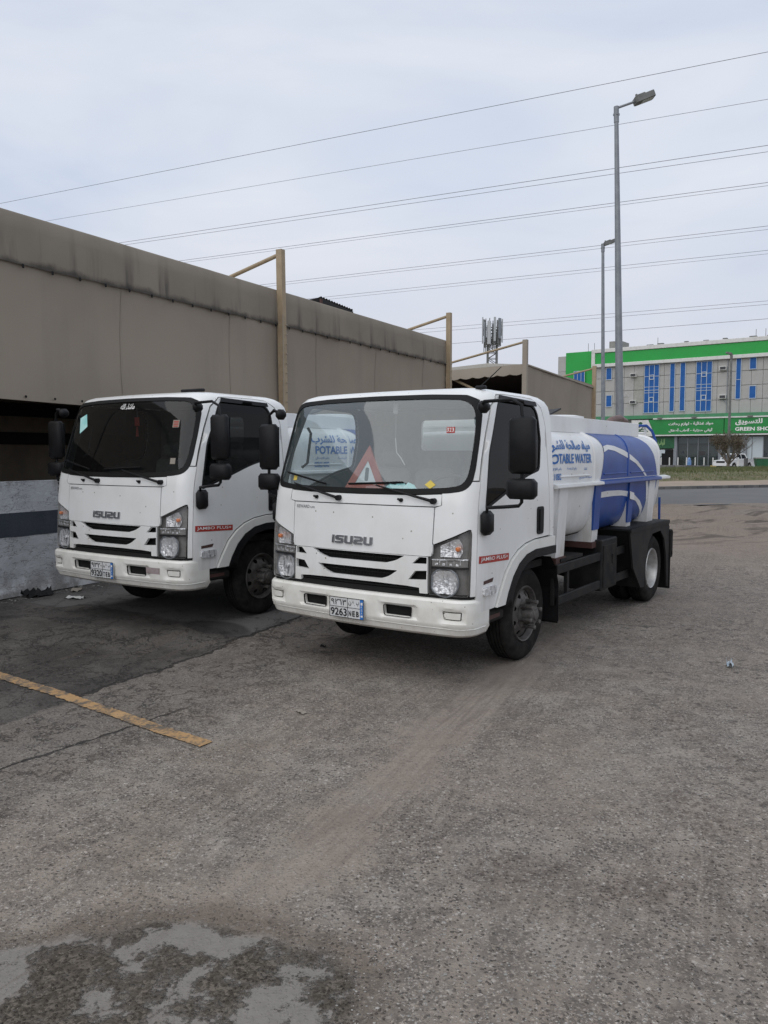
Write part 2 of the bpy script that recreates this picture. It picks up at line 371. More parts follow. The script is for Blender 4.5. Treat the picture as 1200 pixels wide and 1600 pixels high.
def patch(mb, outline, fn, holes=(), off=0., rim=.012, step=.05, rimholes=None):
    loops = [resample(outline, step)] + [resample(h, step) for h in holes]
    pts = []; edges = []; lidx = []
    for lp in loops:
        b = len(pts); pts += lp; n = len(lp); edges += [(b + i, b + (i + 1) % n) for i in range(n)]; lidx.append((b, n))
    xs = [p[0] for p in loops[0]]; ys = [p[1] for p in loops[0]]
    nx = int((max(xs) - min(xs)) / step); ny = int((max(ys) - min(ys)) / step)
    border = [p for lp in loops for p in lp]
    cell = {}
    for p in border: cell.setdefault((int(p[0] // step), int(p[1] // step)), []).append(p)
    for i in range(1, nx + 1):
        for j in range(1, ny + 1):
            q = (min(xs) + (i - .5) * step, min(ys) + (j - .5) * step)
            if not inside(q, loops[0]) or any(inside(q, h) for h in loops[1:]): continue
            cx, cy = int(q[0] // step), int(q[1] // step); near = False
            for a in (-1, 0, 1):
                for b in (-1, 0, 1):
                    for p in cell.get((cx + a, cy + b), ()):
                        if (p[0] - q[0])**2 + (p[1] - q[1])**2 < (step * .45)**2: near = True
            if not near: pts.append(q)
    V2, E2, F2, ov, oe, of = delaunay_2d_cdt([Vector(p) for p in pts], edges, [], 0, 1e-7)
    def P(p, o): 
        u, v = p; e = .004; a = Vector(fn(u, v)); du = Vector(fn(u + e, v)) - Vector(fn(u - e, v)); dv = Vector(fn(u, v + e)) - Vector(fn(u, v - e))
        n = du.cross(dv)
        if n.length > 1e-12: n.normalize()
        return a + n * o
    offf = off if callable(off) else (lambda u, v: off)
    vs = [P((p.x, p.y), offf(p.x, p.y)) for p in V2]; fs = []
    for f in F2:
        c = (sum(V2[i].x for i in f) / len(f), sum(V2[i].y for i in f) / len(f))
        if inside(c, loops[0]) and not any(inside(c, h) for h in loops[1:]): fs.append(list(f))
    nv = len(vs)
    if rim:
        back = {}
        inv = {}
        for ni, origs in enumerate(ov):
            for oi in origs: inv[oi] = ni
        for (b, n) in lidx:
            for i in range(n):
                a = inv.get(b + i); c = inv.get(b + (i + 1) % n)
                if a is None or c is None or a == c: continue
                for q in (a, c):
                    if q not in back:
                        back[q] = len(vs); p = V2[q]; vs.append(P((p.x, p.y), offf(p.x, p.y) - rim))
                fs.append([a, c, back[c], back[a]])
    return mb.add(vs, fs)

# ================================================================ the truck
CAB = [(.35, .985, -1.155, .16, .35), (.70, .992, -1.17, .16, .70), (1.0, .995, -1.16, .16, 1.0), (1.35, .992, -1.135, .17, 1.35), (1.50, .987, -1.105, .18, 1.5),
       (1.8, .968, -1.02, .19, 1.8), (2.05, .95, -.945, .20, 2.05), (2.14, .938, -.91, .20, 2.14), (2.19, .92, -.885, .20, 2.185), (2.23, .89, -.85, .19, 2.215),
       (2.28, .82, -.78, .17, 2.24), (2.36, .68, -.64, .15, 2.255), (2.6, .3, -.35, .1, 2.265)]
CF, CA, CL = .80, .28, 1.27
def rear(v): return interp([(.3, .385), (1.0, .38), (2.04, .378), (2.10, .368), (2.16, .342), (2.20, .30), (2.24, .24), (2.30, .17), (2.6, -.12)], v)[0]
def S(u, v):
    W, yF, r, z = crom(CAB, v) if v > .36 else interp(CAB, v)
    s = abs(u); sg = 1 if u >= 0 else -1; xf = W - r; bow = .05
    if s <= CF: x = s / CF * xf; y = yF + bow * (s / CF)**2
    elif s <= CF + CA:
        a = (s - CF) / CA * pi / 2; x = xf + r * sin(a); y = yF + bow + r * (1 - cos(a))
    else:
        y0 = yF + bow + r; y = lerp(y0, rear(v), (s - CF - CA) / CL); x = W
    return (sg * x, y, z)
def SR(x, v):
    W, yF, r, z = crom(CAB, v); return (-x * W, rear(v), z)
BUM = [(.38, .94, -1.13, .16, .385), (.41, .97, -1.17, .15, .405), (.455, .985, -1.185, .15, .455), (.465, .988, -1.20, .15, .47), (.60, .992, -1.205, .15, .60), (.655, .992, -1.20, .15, .655),
       (.675, .985, -1.185, .15, .672), (.69, .96, -1.15, .14, .678), (.75, .85, -1.05, .12, .68)]
def SB(u, v):
    W, yF, r, z = interp(BUM, v); s = abs(u); sg = 1 if u >= 0 else -1; xf = W - r; bow = .05
    if s <= CF: x = s / CF * xf; y = yF + bow * (s / CF)**2
    elif s <= CF + .24: a = (s - CF) / .24 * pi / 2; x = xf + r * sin(a); y = yF + bow + r * (1 - cos(a))
    else: x = W; y = yF + bow + r + (s - CF - .24)
    return (sg * x, y, z)
WS = sym([(0, 2.205), (.55, 2.20), (.86, 2.185), (.945, 2.14), (.968, 2.03), (.966, 1.85), (.955, 1.64), (.938, 1.52), (.885, 1.468), (.78, 1.45), (.5, 1.437), (0, 1.433)])
WSG = sym([(0, 2.165), (.55, 2.16), (.83, 2.148), (.905, 2.10), (.93, 2.0), (.928, 1.84), (.914, 1.65), (.896, 1.555), (.855, 1.508), (.75, 1.490), (.5, 1.478), (0, 1.473)])
WS = fillet(WS, .05, 3); WSG = fillet(WSG, .05, 3)
WIN = fillet([(1.13, 2.175), (2.025, 2.15), (2.095, 1.86), (2.06, 1.60), (1.76, 1.55), (1.45, 1.44), (1.09, 1.32), (1.06, 1.75)], [.10, .14, .02, .05, .14, .12, .03, .05])
def shrink(poly, d):
    cx = sum(p[0] for p in poly) / len(poly); o = []; n = len(poly)
    for i, p in enumerate(poly):
        a = Vector(poly[i - 1]); b = Vector(poly[(i + 1) % n]); t = (b - a).normalized(); nn = Vector((-t.y, t.x))
        q = Vector(p) + nn * d
        if not inside((Vector(p) + nn * 1e-4)[:], poly): q = Vector(p) - nn * d
        o.append((q.x, q.y))
    return o
WING = shrink(WIN, .022)
ARCH_O = [(1.29, .56), (1.36, .68), (1.45, .82), (1.55, .91), (1.66, .97), (1.80, 1.01), (1.98, 1.03), (2.31, 1.03)]
ARCH_I = [(1.42, .56), (1.47, .66), (1.55, .78), (1.65, .87), (1.78, .93), (1.95, .955), (2.31, .955)]
DOOR = [(1.012, .56), (1.29, .56)] + ARCH_O[1:] + [(2.275, 1.03)][:0]
DOOR = [(1.015, .575), (1.285, .575), (1.35, .69), (1.44, .83), (1.54, .92), (1.65, .98), (1.79, 1.02), (1.97, 1.04), (2.262, 1.045), (2.24, 1.5), (2.205, 1.95), (2.135, 2.12), (2.015, 2.195),
        (1.77, 2.205), (1.3, 2.205), (1.13, 2.19), (1.045, 2.10), (1.022, 1.9), (1.008, 1.6), (1.006, 1.3)]
_mesh = {}
def P(name, key, mats, parent, fn, smooth=35, fix=True):
    """mesh data is built once per key and shared by both trucks; mats may differ through the key"""
    if key not in _mesh:
        mb = MB(); fn(mb); _mesh[key] = mb.mesh(name, mats, smooth, fix)
    return link(name, _mesh[key], parent)

TS = [(.55, 0, .905), (.68, .30, .907), (.80, .56, .918), (.90, .73, .935), (1.0, .84, .995), (1.08, .888, 1.085), (1.18, .915, 1.183), (1.30, .935, 1.30), (1.43, .948, 1.43), (1.56, .952, 1.56), (1.70, .952, 1.70), (1.80, .940, 1.80),
      (1.87, .910, 1.866), (1.93, .862, 1.915), (2.0, .79, 1.948), (2.1, .65, 1.970), (2.35, 0, 1.985)]
TY0, TY1 = .46, 3.93
def TK(y, w):
    x, z = crom(TS, w); d = min(y - TY0, TY1 - y); ins = 0
    if d < .14: t = 1 - max(0, d) / .14; ins = .14 * (1 - sqrt(max(0, 1 - t * t)))
    k = 1 - ins
    return (x * k, y, 1.45 + (z - 1.45) * k)
ISU = {'I': [[(0, 0), (.24, 0), (.24, .80), (0, .80)], [(0, .84), (.24, .84), (.24, 1), (0, 1)]],
       'S': [[(0, 0), (.8, 0), (1, .15), (1, .5), (.85, .62), (.32, .62), (.32, .8), (1, .8), (1, 1), (.2, 1), (0, .85), (0, .52), (.15, .4), (.72, .4), (.72, .2), (0, .2)]],
       'U': [[(.15, 0), (.85, 0), (1, .15), (1, 1), (.72, 1), (.72, .2), (.28, .2), (.28, 1), (0, 1), (0, .15)]],
       'Z': [[(0, 0), (1, 0), (1, .2), (.32, .2), (.32, .38), (.85, .38), (1, .5), (1, .85), (.8, 1), (0, 1), (0, .8), (.72, .8), (.72, .6), (.15, .6), (0, .48)]]}
def star(n, r, cx, cz): return [(cx + r * cos(2 * pi * i / n), cz + r * sin(2 * pi * i / n)) for i in range(n)]

def build_cab(T, far):
    k = 'b' if far else 'a'
    # white shell: pillars, roof and rear edges
    sh_out = [(-2.345, .96), (-2.345, 2.5), (2.345, 2.5), (2.345, .96), (2.29, .955), (2.29, 2.0), (2.25, 2.14), (2.135, 2.21)]
    def shell(mb):
        dr = shrink(DOOR, -.006)
        ws = shrink(WS, .004)
        lower = sym([(0, 1.425), (.72, 1.44), (.79, 1.455), (.90, 1.478), (.955, 1.535), (1.003, 1.535)])
        o = [(1.003, 1.55)]
        # outline walks up the right A pillar, over the door, down the rear pillar, over the roof and mirrored
        R = [(.990, 1.545), (.992, 1.7), (1.005, 1.9), (1.03, 2.105), (1.12, 2.205), (1.3, 2.218), (1.77, 2.218), (2.025, 2.208), (2.15, 2.13), (2.22, 1.95), (2.255, 1.5), (2.277, 1.035),
             (2.345, 1.035), (2.345, 2.5)]
        wsr = [(0, 2.207), (.55, 2.202), (.862, 2.187), (.948, 2.142), (.972, 2.03), (.970, 1.85), (.959, 1.64), (.944, 1.545)]
        full = R + mir(R)[::1]
        full = R + [(-a, b) for a, b in R[::-1]] + [(-a, b) for a, b in wsr[::-1]] + [(a, b) for a, b in wsr[1:]]
        patch(mb, full, S, off=0, rim=.02, step=.045)
        ring = [S(u / 20, 2.5) for u in range(-47, 48)]
        mb.add(ring, [list(range(len(ring)))])
    P('cab_shell', 'shell', M['paint'], T, shell, 40)
    P('rear_wall', 'rearw', M['paint'], T, lambda mb: patch(mb, [(-1, .9), (1, .9), (1, 2.14), (.97, 2.2), (.9, 2.24), (-.9, 2.24), (-.97, 2.2), (-1, 2.14)], SR,
      holes=[fillet([(-.38, 1.77), (.36, 1.77), (.36, 2.06), (-.38, 2.06)], .05)], rim=.03, step=.1))
    P('rear_window', 'rwin' , M['glass_side'], T, lambda mb: patch(mb, fillet([(-.375, 1.775), (.355, 1.775), (.355, 2.055), (-.375, 2.055)], .05), SR, off=-.015, rim=0, step=.1), 35, False)
    # inner shell (dark behind panel gaps, grey lining inside)
    def inner(mb):
        arch = [(1.47, .60), (1.56, .79), (1.65, .88), (1.78, .94), (1.95, .965), (2.335, .965)]
        out_ = [(-2.335, 2.17), (2.335, 2.17), (2.335, .97)] + arch[::-1] + [(1.42, .58), (1.06, .58), (.990, .62), (.966, .70), (.966, 1.19), (.62, 1.19), (.62, .99), (-.62, .99), (-.62, 1.19), (-.966, 1.19), (-.966, .70), (-.990, .62), (-1.06, .58), (-1.42, .58)] + [(-a, b) for a, b in arch]
        def _c(p): return p
        hw = shrink(WS, .012)
        hg = shrink(WIN, .004)
        lf = [(-a, b) for a, b in hg][::-1]
        patch(mb, out_, S, holes=[hw, hg, lf], off=-.022, rim=.01, step=.07)
    P('inner_frame', 'inner', M['interior'], T, inner)
    P('rear_lining', 'rlin', M['seat'], T, lambda mb: patch(mb, [(-.985, .9), (.985, .9), (.985, 2.14), (.95, 2.19), (-.95, 2.19), (-.985, 2.14)], SR, holes=[fillet([(-.38, 1.77), (.36, 1.77), (.36, 2.06), (-.38, 2.06)], .05)], off=-.035, rim=.0, step=.1))
    P('headlining', 'hlin', M['interior_light'], T, lambda mb: mb.add([S(u / 10, 2.19)[:2] + (2.17,) for u in range(-23, 24)], [list(range(47))]), None)
    P('floor_pan', 'floor', M['chassis'], T, lambda mb: mb.box((0, -.30, .80), (1.84, 1.22, .06)), None)
    # panels
    P('cowl_panel', 'cowl', M['paint'], T, lambda mb: patch(mb, sym([(0, 1.426), (.5, 1.43), (.712, 1.441), (.708, 1.362), (.66, 1.352), (0, 1.352)]), S, off=.001, rim=.02))
    P('front_panel', 'fpanel', M['paint'], T, lambda mb: patch(mb, sym([(0, 1.344), (.655, 1.344), (.640, 1.0), (.636, .985), (.60, .982), (0, .984)]), S, off=.004, rim=.02))
    HL = [(.628, 1.052), (.93, 1.182), (.945, 1.18), (.952, 1.15), (.945, .715), (.935, .70), (.632, .70)]
    def corner(sg):
        def f(mb):
            o = [(.716, 1.447), (.79, 1.459), (.89, 1.482), (.94, 1.535), (1.002, 1.535), (1.0, 1.3), (1.008, .70), (.958, .70), (.958, 1.16), (.949, 1.19), (.928, 1.19), (.628, 1.062), (.646, 1.0), (.664, 1.344), (.716, 1.36)]
            o = [(p[0] * sg, p[1]) for p in o]
            patch(mb, o, S, off=.003, rim=.02, step=.035)
        return f
    P('corner_panel', 'cpr', M['paint'], T, corner(1)); P('corner_panel', 'cpl', M['paint'], T, corner(-1))
    # windscreen
    P('windscreen_seal', 'wseal', M['rubber'], T, lambda mb: patch(mb, WS, S, holes=[WSG], off=.004, rim=.02, step=.04))
    wg = P('windscreen', 'wglass' + k, M['glass_dark_ws' if far else 'glass_clear'], T, lambda mb: patch(mb, shrink(WSG, -.005), S, off=-.003, rim=0, step=.05), 35, False)
    # stickers on the glass
    if far:
        st = MB(); patch(st, [(-.79, 2.02), (-.68, 2.06), (-.60, 1.93), (-.71, 1.86)], S, off=.001, rim=0, step=.2); st.obj('sticker', M['cyan'], wg)
        st = MB(); put_text(st, shape('ماشاء الله'), -.09, 2.085, .13, 2.145, lambda a, b: S(a, b), .02)
        for q in st.v: q.y -= .006
        st.obj('lettering', M['wlet'], wg)
        st = MB(); patch(st, [(.70, 1.90), (.78, 1.90), (.78, 1.97), (.70, 1.97)], S, off=.001, rim=0, step=.2); st.obj('sticker', M['carton'], wg)
        st = MB()
        for i in range(4): patch(st, [(.71, 1.907 + i * .015), (.77, 1.907 + i * .015), (.77, 1.915 + i * .015), (.71, 1.915 + i * .015)], S, off=.002, rim=0, step=.2)
        st.obj('print', M['red'], wg)
        st = MB(); patch(st, [(.73, 1.56), (.79, 1.56), (.79, 1.615), (.73, 1.615)], S, off=.001, rim=0, step=.2); st.obj('sticker', M['carton'], wg)
    else:
        st = MB(); patch(st, [(.715, 1.895), (.785, 1.895), (.785, 1.94), (.715, 1.94)], S, off=.001, rim=0, step=.2); st.obj('sticker', M['red'], wg)
        st = MB()
        for i, a in enumerate((.728, .75, .771)):
            put_text(st, '323'[i], a - .008, 1.903, a + .008, 1.932, lambda p, q: tuple(Vector(S(p, q)) + Vector((0, -.005, .002))))
        st.obj('print', M['tri_white'], wg)
        st = MB(); patch(st, [(.57, 1.51), (.615, 1.545), (.66, 1.51), (.615, 1.48)], S, off=.001, rim=0, step=.2); st.obj('sticker', M['yellow'], wg)
        st = MB(); patch(st, [(-.73, 1.52), (-.69, 1.52), (-.69, 1.57), (-.73, 1.57)], S, off=.001, rim=0, step=.2); st.obj('sticker', M['yellow'], wg)
    # grille
    GR = sym([(0, .982), (.612, .978), (.618, .705), (.556, .705), (.552, .745), (.45, .752), (.2, .757), (0, .757)])
    uc = fillet([(-.425, .977), (.425, .975), (.355, .935), (.27, .912), (-.27, .912), (-.355, .935)], [.006, .006, .03, .01, .01, .03])
    lc = fillet([(-.37, .860), (.37, .860), (.30, .810), (.23, .788), (-.23, .788), (-.30, .810)], [.006, .006, .03, .01, .01, .03])
    ur = [(.545, .974), (.606, .974), (.606, .926), (.49, .922)]
    lr = [(.515, .868), (.608, .876), (.608, .808), (.462, .800)]
    fl = lambda p: [(-a, b) for a, b in p][::-1]
    P('grille', 'grille', M['paint'], T, lambda mb: patch(mb, GR, S, holes=[uc, lc, ur, lr, fl(ur), fl(lr)], off=.008, rim=.03, step=.04))
    P('grille_backing', 'gback', M['void'], T, lambda mb: patch(mb, sym([(0, .99), (.63, .99), (.63, .69), (0, .69)]), S, off=-.06, rim=0, step=.1))
    def mesh_(mb):
        for i in range(-14, 15):
            for (z0, z1) in ((.918, .965), (.797, .850)):
                x = i * .026
                if abs(x) < .38: mb.tube([S(x, z0)[:2] + (z0,), S(x, z1)[:2] + (z1,)], .0025, 4, M=Matrix.Translation((0, .03, 0)))
        for z in (.945, .83): mb.tube([tuple(Vector(S(u / 10 * .38, z)) + Vector((0, .015, 0))) for u in range(-10, 11)], .003, 4)
        for z in (.73, .71): mb.tube([tuple(Vector(S(u / 10 * .6, z)) + Vector((0, .02, 0))) for u in range(-10, 11)], .008, 4)
    tag(P('grille_mesh', 'gmesh', M['void'], T, mesh_), kind='stuff')
    # ISUZU letters
    def emb(mb):
        widths = [('I', .25), ('S', 1), ('U', 1), ('Z', 1), ('U', 1)]; x = -.228; sc_ = (.376 - 4 * .012) / 4.25
        for ch, wd in widths:
            for poly in ISU[ch]:
                pp = [(x + (p[0] * (sc_ if ch != 'I' else sc_)) + .012 * (p[1] - .5) * .3, 1.035 + p[1] * .062) for p in poly]
                patch(mb, pp, S, off=.016, rim=.012, step=.03)
            x += wd * sc_ + .012
    P('emblem', 'emblem', M['emblem'], T, emb, 20)
    def rew(mb):
        put_text(mb, 'REWARD', -.628, 1.297, -.49, 1.323, lambda a, b: tuple(Vector(S(a, b)) + Vector((0, -.006, 0))), .01)
        put_text(mb, 'NPR', -.48, 1.297, -.43, 1.313, lambda a, b: tuple(Vector(S(a, b)) + Vector((0, -.006, 0))))
    P('lettering', 'reward', M['grey_ink'], T, rew, None)
    # headlights
    for sg in (1, -1):
        f = lambda poly: [(p[0] * sg, p[1]) for p in poly][::sg]
        h = P('headlight', 'hlh%d' % sg, M['hl_house'], T, lambda mb: patch(mb, f(HL), S, off=-.045, rim=-.05, step=.04))
        tag(h)
        def lowr(mb):
            cx, cz, R = .742, .795, .098
            sq = lambda q: math.copysign(abs(q)**.62, q)
            o = [(max(.645, min(.858, cx + R * sq(cos(a)) * 1.12)), cz + R * .92 * sq(sin(a))) for a in [2 * pi * i / 36 for i in range(36)]]
            patch(mb, f(o), S, off=lambda u, v: -.032 + .022 *  min(1, hypot((abs(u) - cx) / 1.08, v - cz) / R)**2, rim=.02, step=.016)
            b = Vector(S(sg * cx, cz)); mb.tube([b + Vector((0, .03, 0)), b + Vector((0, .005, 0))], [.022, .015], 10)
        P('reflector', 'hll%d' % sg, M['flute'], h, lowr, 12)
        def ring(mb):
            cx, cz, R = .742, .795, .104
            pts = [Vector(S(sg * max(.642, min(.853, cx + R * cos(a) * 1.08)), cz + R * sin(a))) + Vector((0, .012, 0)) for a in [2 * pi * i / 28 for i in range(29)]]
            mb.tube(pts, .007, 6)
        P('bezel', 'hlr%d' % sg, M['galv'], h, ring)
        def upr(mb):
            cx, cz, R = .80, 1.035, .085
            o = [(max(.655, cx + R * cos(a) * 1.1), max(.985, min(1.16, cz + R * sin(a)))) for a in [2 * pi * i / 24 for i in range(24)]]
            o = [(.70, .985), (.86, .985), (.885, 1.02), (.88, 1.08), (.85, 1.12), (.80, 1.115), (.70, 1.065)]
            patch(mb, f(o), S, off=lambda u, v: -.038 + .02 * min(1, hypot(abs(u) - .8, v - 1.04) / .09)**2, rim=.02, step=.02)
        P('indicator', 'hlu%d' % sg, M['flute'], h, upr, 12)
        def bulb(mb):
            b = Vector(S(sg * .835, 1.045)); mb.tube([b + Vector((0, .04, 0)), b + Vector((0, .012, 0)), b + Vector((0, .004, 0))], [.016, .018, .008], 10)
        P('bulb', 'hlb%d' % sg, M['amber'], h, bulb)
        def bar(mb):
            patch(mb, f([(.640, .955), (.935, .965), (.935, .915), (.640, .912)]), S, off=-.012, rim=.03, step=.05)
        P('trim_bar', 'hlt%d' % sg, M['hl_house'], h, bar)
        def bar2(mb):
            patch(mb, f([(.640, .966), (.935, .976), (.935, .966), (.640, .956)]), S, off=-.006, rim=.01, step=.05)
            for i in range(4):
                c = .675 + i * .055; patch(mb, f([(c - .011, .922), (c + .011, .922), (c + .011, .938), (c - .011, .938)]), S, off=-.008, rim=.004, step=.03)
                mb.tube([Vector(S(sg * (c + .022), .962)) + Vector((0, .012, 0)), Vector(S(sg * (c + .022), .925)) + Vector((0, .012, 0))], .0025, 4)
        P('trim_strip', 'hls%d' % sg, M['chrome'], h, bar2)
        def bar3(mb): patch(mb, f([(.640, .908), (.94, .912), (.94, .898), (.640, .894)]), S, off=-.004, rim=.03, step=.05)
        P('divider', 'hld%d' % sg, M['black'], h, bar3)
        P('lens', 'hlg%d' % sg, M['hl_glass'], h, lambda mb: patch(mb, f(HL), S, off=-.001, rim=0, step=.04), 35, False)
    def flow(mb): patch(mb, sym([(0, .712), (1.04, .712), (1.04, .665), (0, .665)]), S, off=-.01, rim=0, step=.08)
    P('bumper_gap', 'bgap', M['void'], T, flow)
    # bumper
    o1 = fillet([(.27, .595), (.495, .592), (.49, .515), (.275, .515)], .012)
    fg = fillet([(.735, .588), (.895, .588), (.89, .520), (.75, .522)], .012)
    SB_OUT = sym([(0, .69), (1.22, .69), (1.22, .45), (1.15, .385), (0, .385)])
    def scoop(u, v):
        u = abs(u); sm = lambda t: (lambda q: q * q * (3 - 2 * q))(max(0, min(1, t))); o = 0
        for (a, b, c, d, h) in ((.215, .56, .50, .612, .016), (.70, .935, .503, .603, .014)):
            dd = min(u - a, b - u, (v - c) * 2, (d - v) * 2); o = max(o, h * sm(dd / .03))
        return -o
    B = P('bumper', 'bumper', M['bumper'], T, lambda mb: patch(mb, SB_OUT, SB, holes=[o1, fl(o1), fg, fl(fg)], off=scoop, rim=.02, step=.02), 30)
    for i, q in enumerate((shrink(o1, -.004), fl(shrink(o1, -.004)))): P('bumper_recess', 'brec%d' % i, M['void'], B, lambda mb: patch(mb, q, SB, off=-.05, rim=-.05, step=.06))
    P('fog_lamp', 'fogr', M['bumper'], B, lambda mb: patch(mb, shrink(fg, .010), SB, off=-.010, rim=.02, step=.03))
    P('fog_lamp', 'fogl', M['bumper'], B, lambda mb: patch(mb, fl(shrink(fg, .010)), SB, off=-.010, rim=.02, step=.03))
    for i, q in enumerate((shrink(fg, -.004), fl(shrink(fg, -.004)))): P('lamp_gap', 'foggap%d' % i, M['void'], B, lambda mb: patch(mb, q, SB, off=-.03, rim=0, step=.06))
    # flares round the openings, crease lip
    def lips(mb):
        for q in (o1, fl(o1)):
            s_ = 1 if q[0][0] > 0 else -1
            a, b = (.225, .27)
            patch(mb, [(s_ * p[0], p[1]) for p in [(.20, .60), (.262, .600), (.266, .508), (.20, .512), (.24, .520)]][::s_], SB, off=.004, rim=.006, step=.05)
        mb.tube([Vector(SB(u / 20, .461)) + Vector((0, .004, 0)) for u in range(-23, 24)], .004, 5)
    P('bumper_crease', 'bcrease', M['paint_low'], B, lambda mb: mb.tube([Vector(SB(u / 20, .457)) + Vector((0, .002, 0)) for u in range(-23, 24)], .005, 5))
    if far:
        st = MB(); patch(st, [(.51, .60), (.67, .60), (.67, .54), (.51, .54)], SB, off=.002, rim=0, step=.2); st.obj('sticker', mat('faded_label', (.28, .22, .22), .7, c2=(.36, .3, .3), scale=25), B)
    # number plate
    px, pz = -.05, .535
    pl = P('number_plate', 'plate', M['plate'], T, lambda mb: mb.box((px, -1.222, pz), (.335, .008, .158), bev=.003), None)
    P('plate_band', 'plband', M['plate_blue'], pl, lambda mb: mb.box((px + .149, -1.2275, pz), (.034, .002, .154)), None)
    def frm(mb):
        for (a, b, c_, d) in ((0, .0785, .335, .004), (0, -.0785, .335, .004)): mb.box((px + a, -1.228, pz + b), (c_, .003, d))
        for a in (-.166, .166): mb.box((px + a, -1.228, pz), (.004, .003, .157))
        mb.box((px - .018, -1.228, pz + .004), (.295, .002, .003)); mb.box((px + .012, -1.228, pz), (.003, .002, .15))
    P('plate_border', 'plborder', M['ink'], pl, frm, None)
    mb = MB(); f2 = lambda a, b: (px + a, -1.2295, pz + b)
    dig, ad, lat, ar = ('9320', '٩٣٢٠', 'TEB', 'طعب') if far else ('9263', '٩٢٦٣', 'NEB', 'نعب')
    put_text(mb, dig, -.155, -.068, .004, -.006, f2, .02); put_text(mb, ad, -.150, .018, .0, .066, f2, .01)
    for i in range(3):
        put_text(mb, lat[i], .022 + i * .037, -.062, .047 + i * .037, -.018, f2, .03)
        put_text(mb, chr(_F[ar[i]][0]), .022 + i * .037, .022, .047 + i * .037, .058, f2, .01)
    mb.obj('plate_lettering', M['ink'], pl)
    mb = MB()
    mb.box((px + .149, -1.229, pz + .045), (.018, .001, .02)); mb.box((px + .149, -1.229, pz - .052), (.018, .001, .014))
    for i in range(3): put_text(mb, 'KSA'[i], .142, .012 - i * .024, .156, .028 - i * .024, f2)
    mb.obj('plate_mark', M['wlet'], pl)
    # wipers and washer nozzles
    def wiper(x0, x1, xb0, xb1, n):
        def f(mb):
            p0 = Vector(S(x0, 1.392)) + Vector((0, -.025, 0)); p1 = Vector(S(x1, 1.50)) + Vector((0, -.035, 0))
            mb.tube([p0 + Vector((0, .03, 0)), p0 + Vector((0, -.012, 0))], .022, 12)
            mb.tube([p0, p0.lerp(p1, .4) + Vector((0, -.01, 0)), p1], [.013, .009, .006], 6)
            a = Vector(S(xb0[0], xb0[1])) + Vector((0, -.018, 0)); b = Vector(S(xb1[0], xb1[1])) + Vector((0, -.018, 0))
            mb.tube([a, a.lerp(b, .5), b], .008, 6); mb.tube([a + Vector((0, -.01, .006)), b + Vector((0, -.01, .006))], .005, 5)
        return P('wiper', n, M['black'], T, f)
    wiper(.655, .17, (-.10, 1.502), (.40, 1.523), 'wip1'); wiper(-.185, -.68, (-.80, 1.585), (-.34, 1.50), 'wip2')
    for i, x in enumerate((-.42, .385)):
        def nz(mb, x=x):
            p = Vector(S(x, 1.392)); mb.tube([p + Vector((0, .01, 0)), p + Vector((0, -.016, 0))], .015, 10); mb.tube([p + Vector((-.028, -.012, .008)), p + Vector((0, -.014, 0))], [.008, .01], 6)
        P('washer_nozzle', 'noz%d' % i, M['black'], T, nz)
    # doors
    for sg in (1, -1):
        f = lambda poly: [(p[0] * sg, p[1]) for p in poly][::sg]
        D = P('door', 'door%d' % sg, M['paint'], T, lambda mb: patch(mb, f(DOOR), S, holes=[f(WIN)], off=.002, rim=.022, step=.05), 30)
        P('window_seal', 'wsl%d' % sg, M['rubber'], D, lambda mb: patch(mb, f(WIN), S, holes=[f(WING)], off=.001, rim=.015, step=.06))
        P('window_glass', 'wgl%d%s' % (sg, k), M['glass_tint' if (far or sg > 0) else 'glass_side'], D, lambda mb: patch(mb, f(shrink(WING, -.004)), S, off=-.006, rim=0, step=.08), 35, False)
        def dv(mb): patch(mb, f([(1.10, 2.155), (1.135, 2.155), (1.125, 1.36), (1.09, 1.35)]), S, off=.0, rim=.01, step=.1)
        P('handle', 'hnd%d' % sg, M['black'], D, lambda mb: patch(mb, f(fillet([(2.0, 1.30), (2.125, 1.30), (2.12, 1.07), (2.0, 1.07)], .03)), S, off=.012, rim=.014, step=.04))
        P('handle_grip', 'hng%d' % sg, M['rubber'], D, lambda mb: patch(mb, f(fillet([(2.03, 1.28), (2.095, 1.28), (2.09, 1.10), (2.03, 1.10)], .015)), S, off=.022, rim=.014, step=.04))
        P('flare', 'flr%d' % sg, M['paint_low'], T, lambda mb: patch(mb, f([(1.295, .575)] + ARCH_O[1:-1] + [(2.34, 1.03), (2.34, .95)] + ARCH_I[::-1][1:-1] + [(1.43, .575)]), S, off=.022, rim=.03, step=.04))
        P('arch_lip', 'arl%d' % sg, M['black'], T, lambda mb: patch(mb, f([(1.432, .56)] + ARCH_I[1:-1] + [(2.35, .948), (2.35, .88), (1.95, .885), (1.80, .86), (1.69, .80), (1.60, .71), (1.55, .62), (1.54, .54)]), S, off=.028, rim=.12, step=.05))
        st = P('badge', 'jam%d' % sg, M['red'], T, lambda mb: patch(mb, f([(1.03, .993), (1.50, .970), (1.50, .917), (1.03, .938)]), S, off=.0045, rim=.0, step=.06))
        def jt(mb):
            def g(a, b):
                q = S(sg * a, b + (1.03 - a) * .047); return (q[0] + sg * .0065, q[1], q[2])
            put_text(mb, 'JAMBO PLUS+', *((1.05, .948, 1.48, .983) if sg > 0 else (1.48, .948, 1.05, .983)), g, .01)
        P('badge_lettering', 'jamt%d' % sg, M['wlet'] if not far else M['wlet'], st, jt, None)
        P('side_indicator', 'sid%d' % sg, M['flute'], T, lambda mb: patch(mb, f(fillet([(1.10, .755), (1.28, .755), (1.28, .69), (1.10, .69)], .02)), S, off=.022, rim=.022, step=.03))
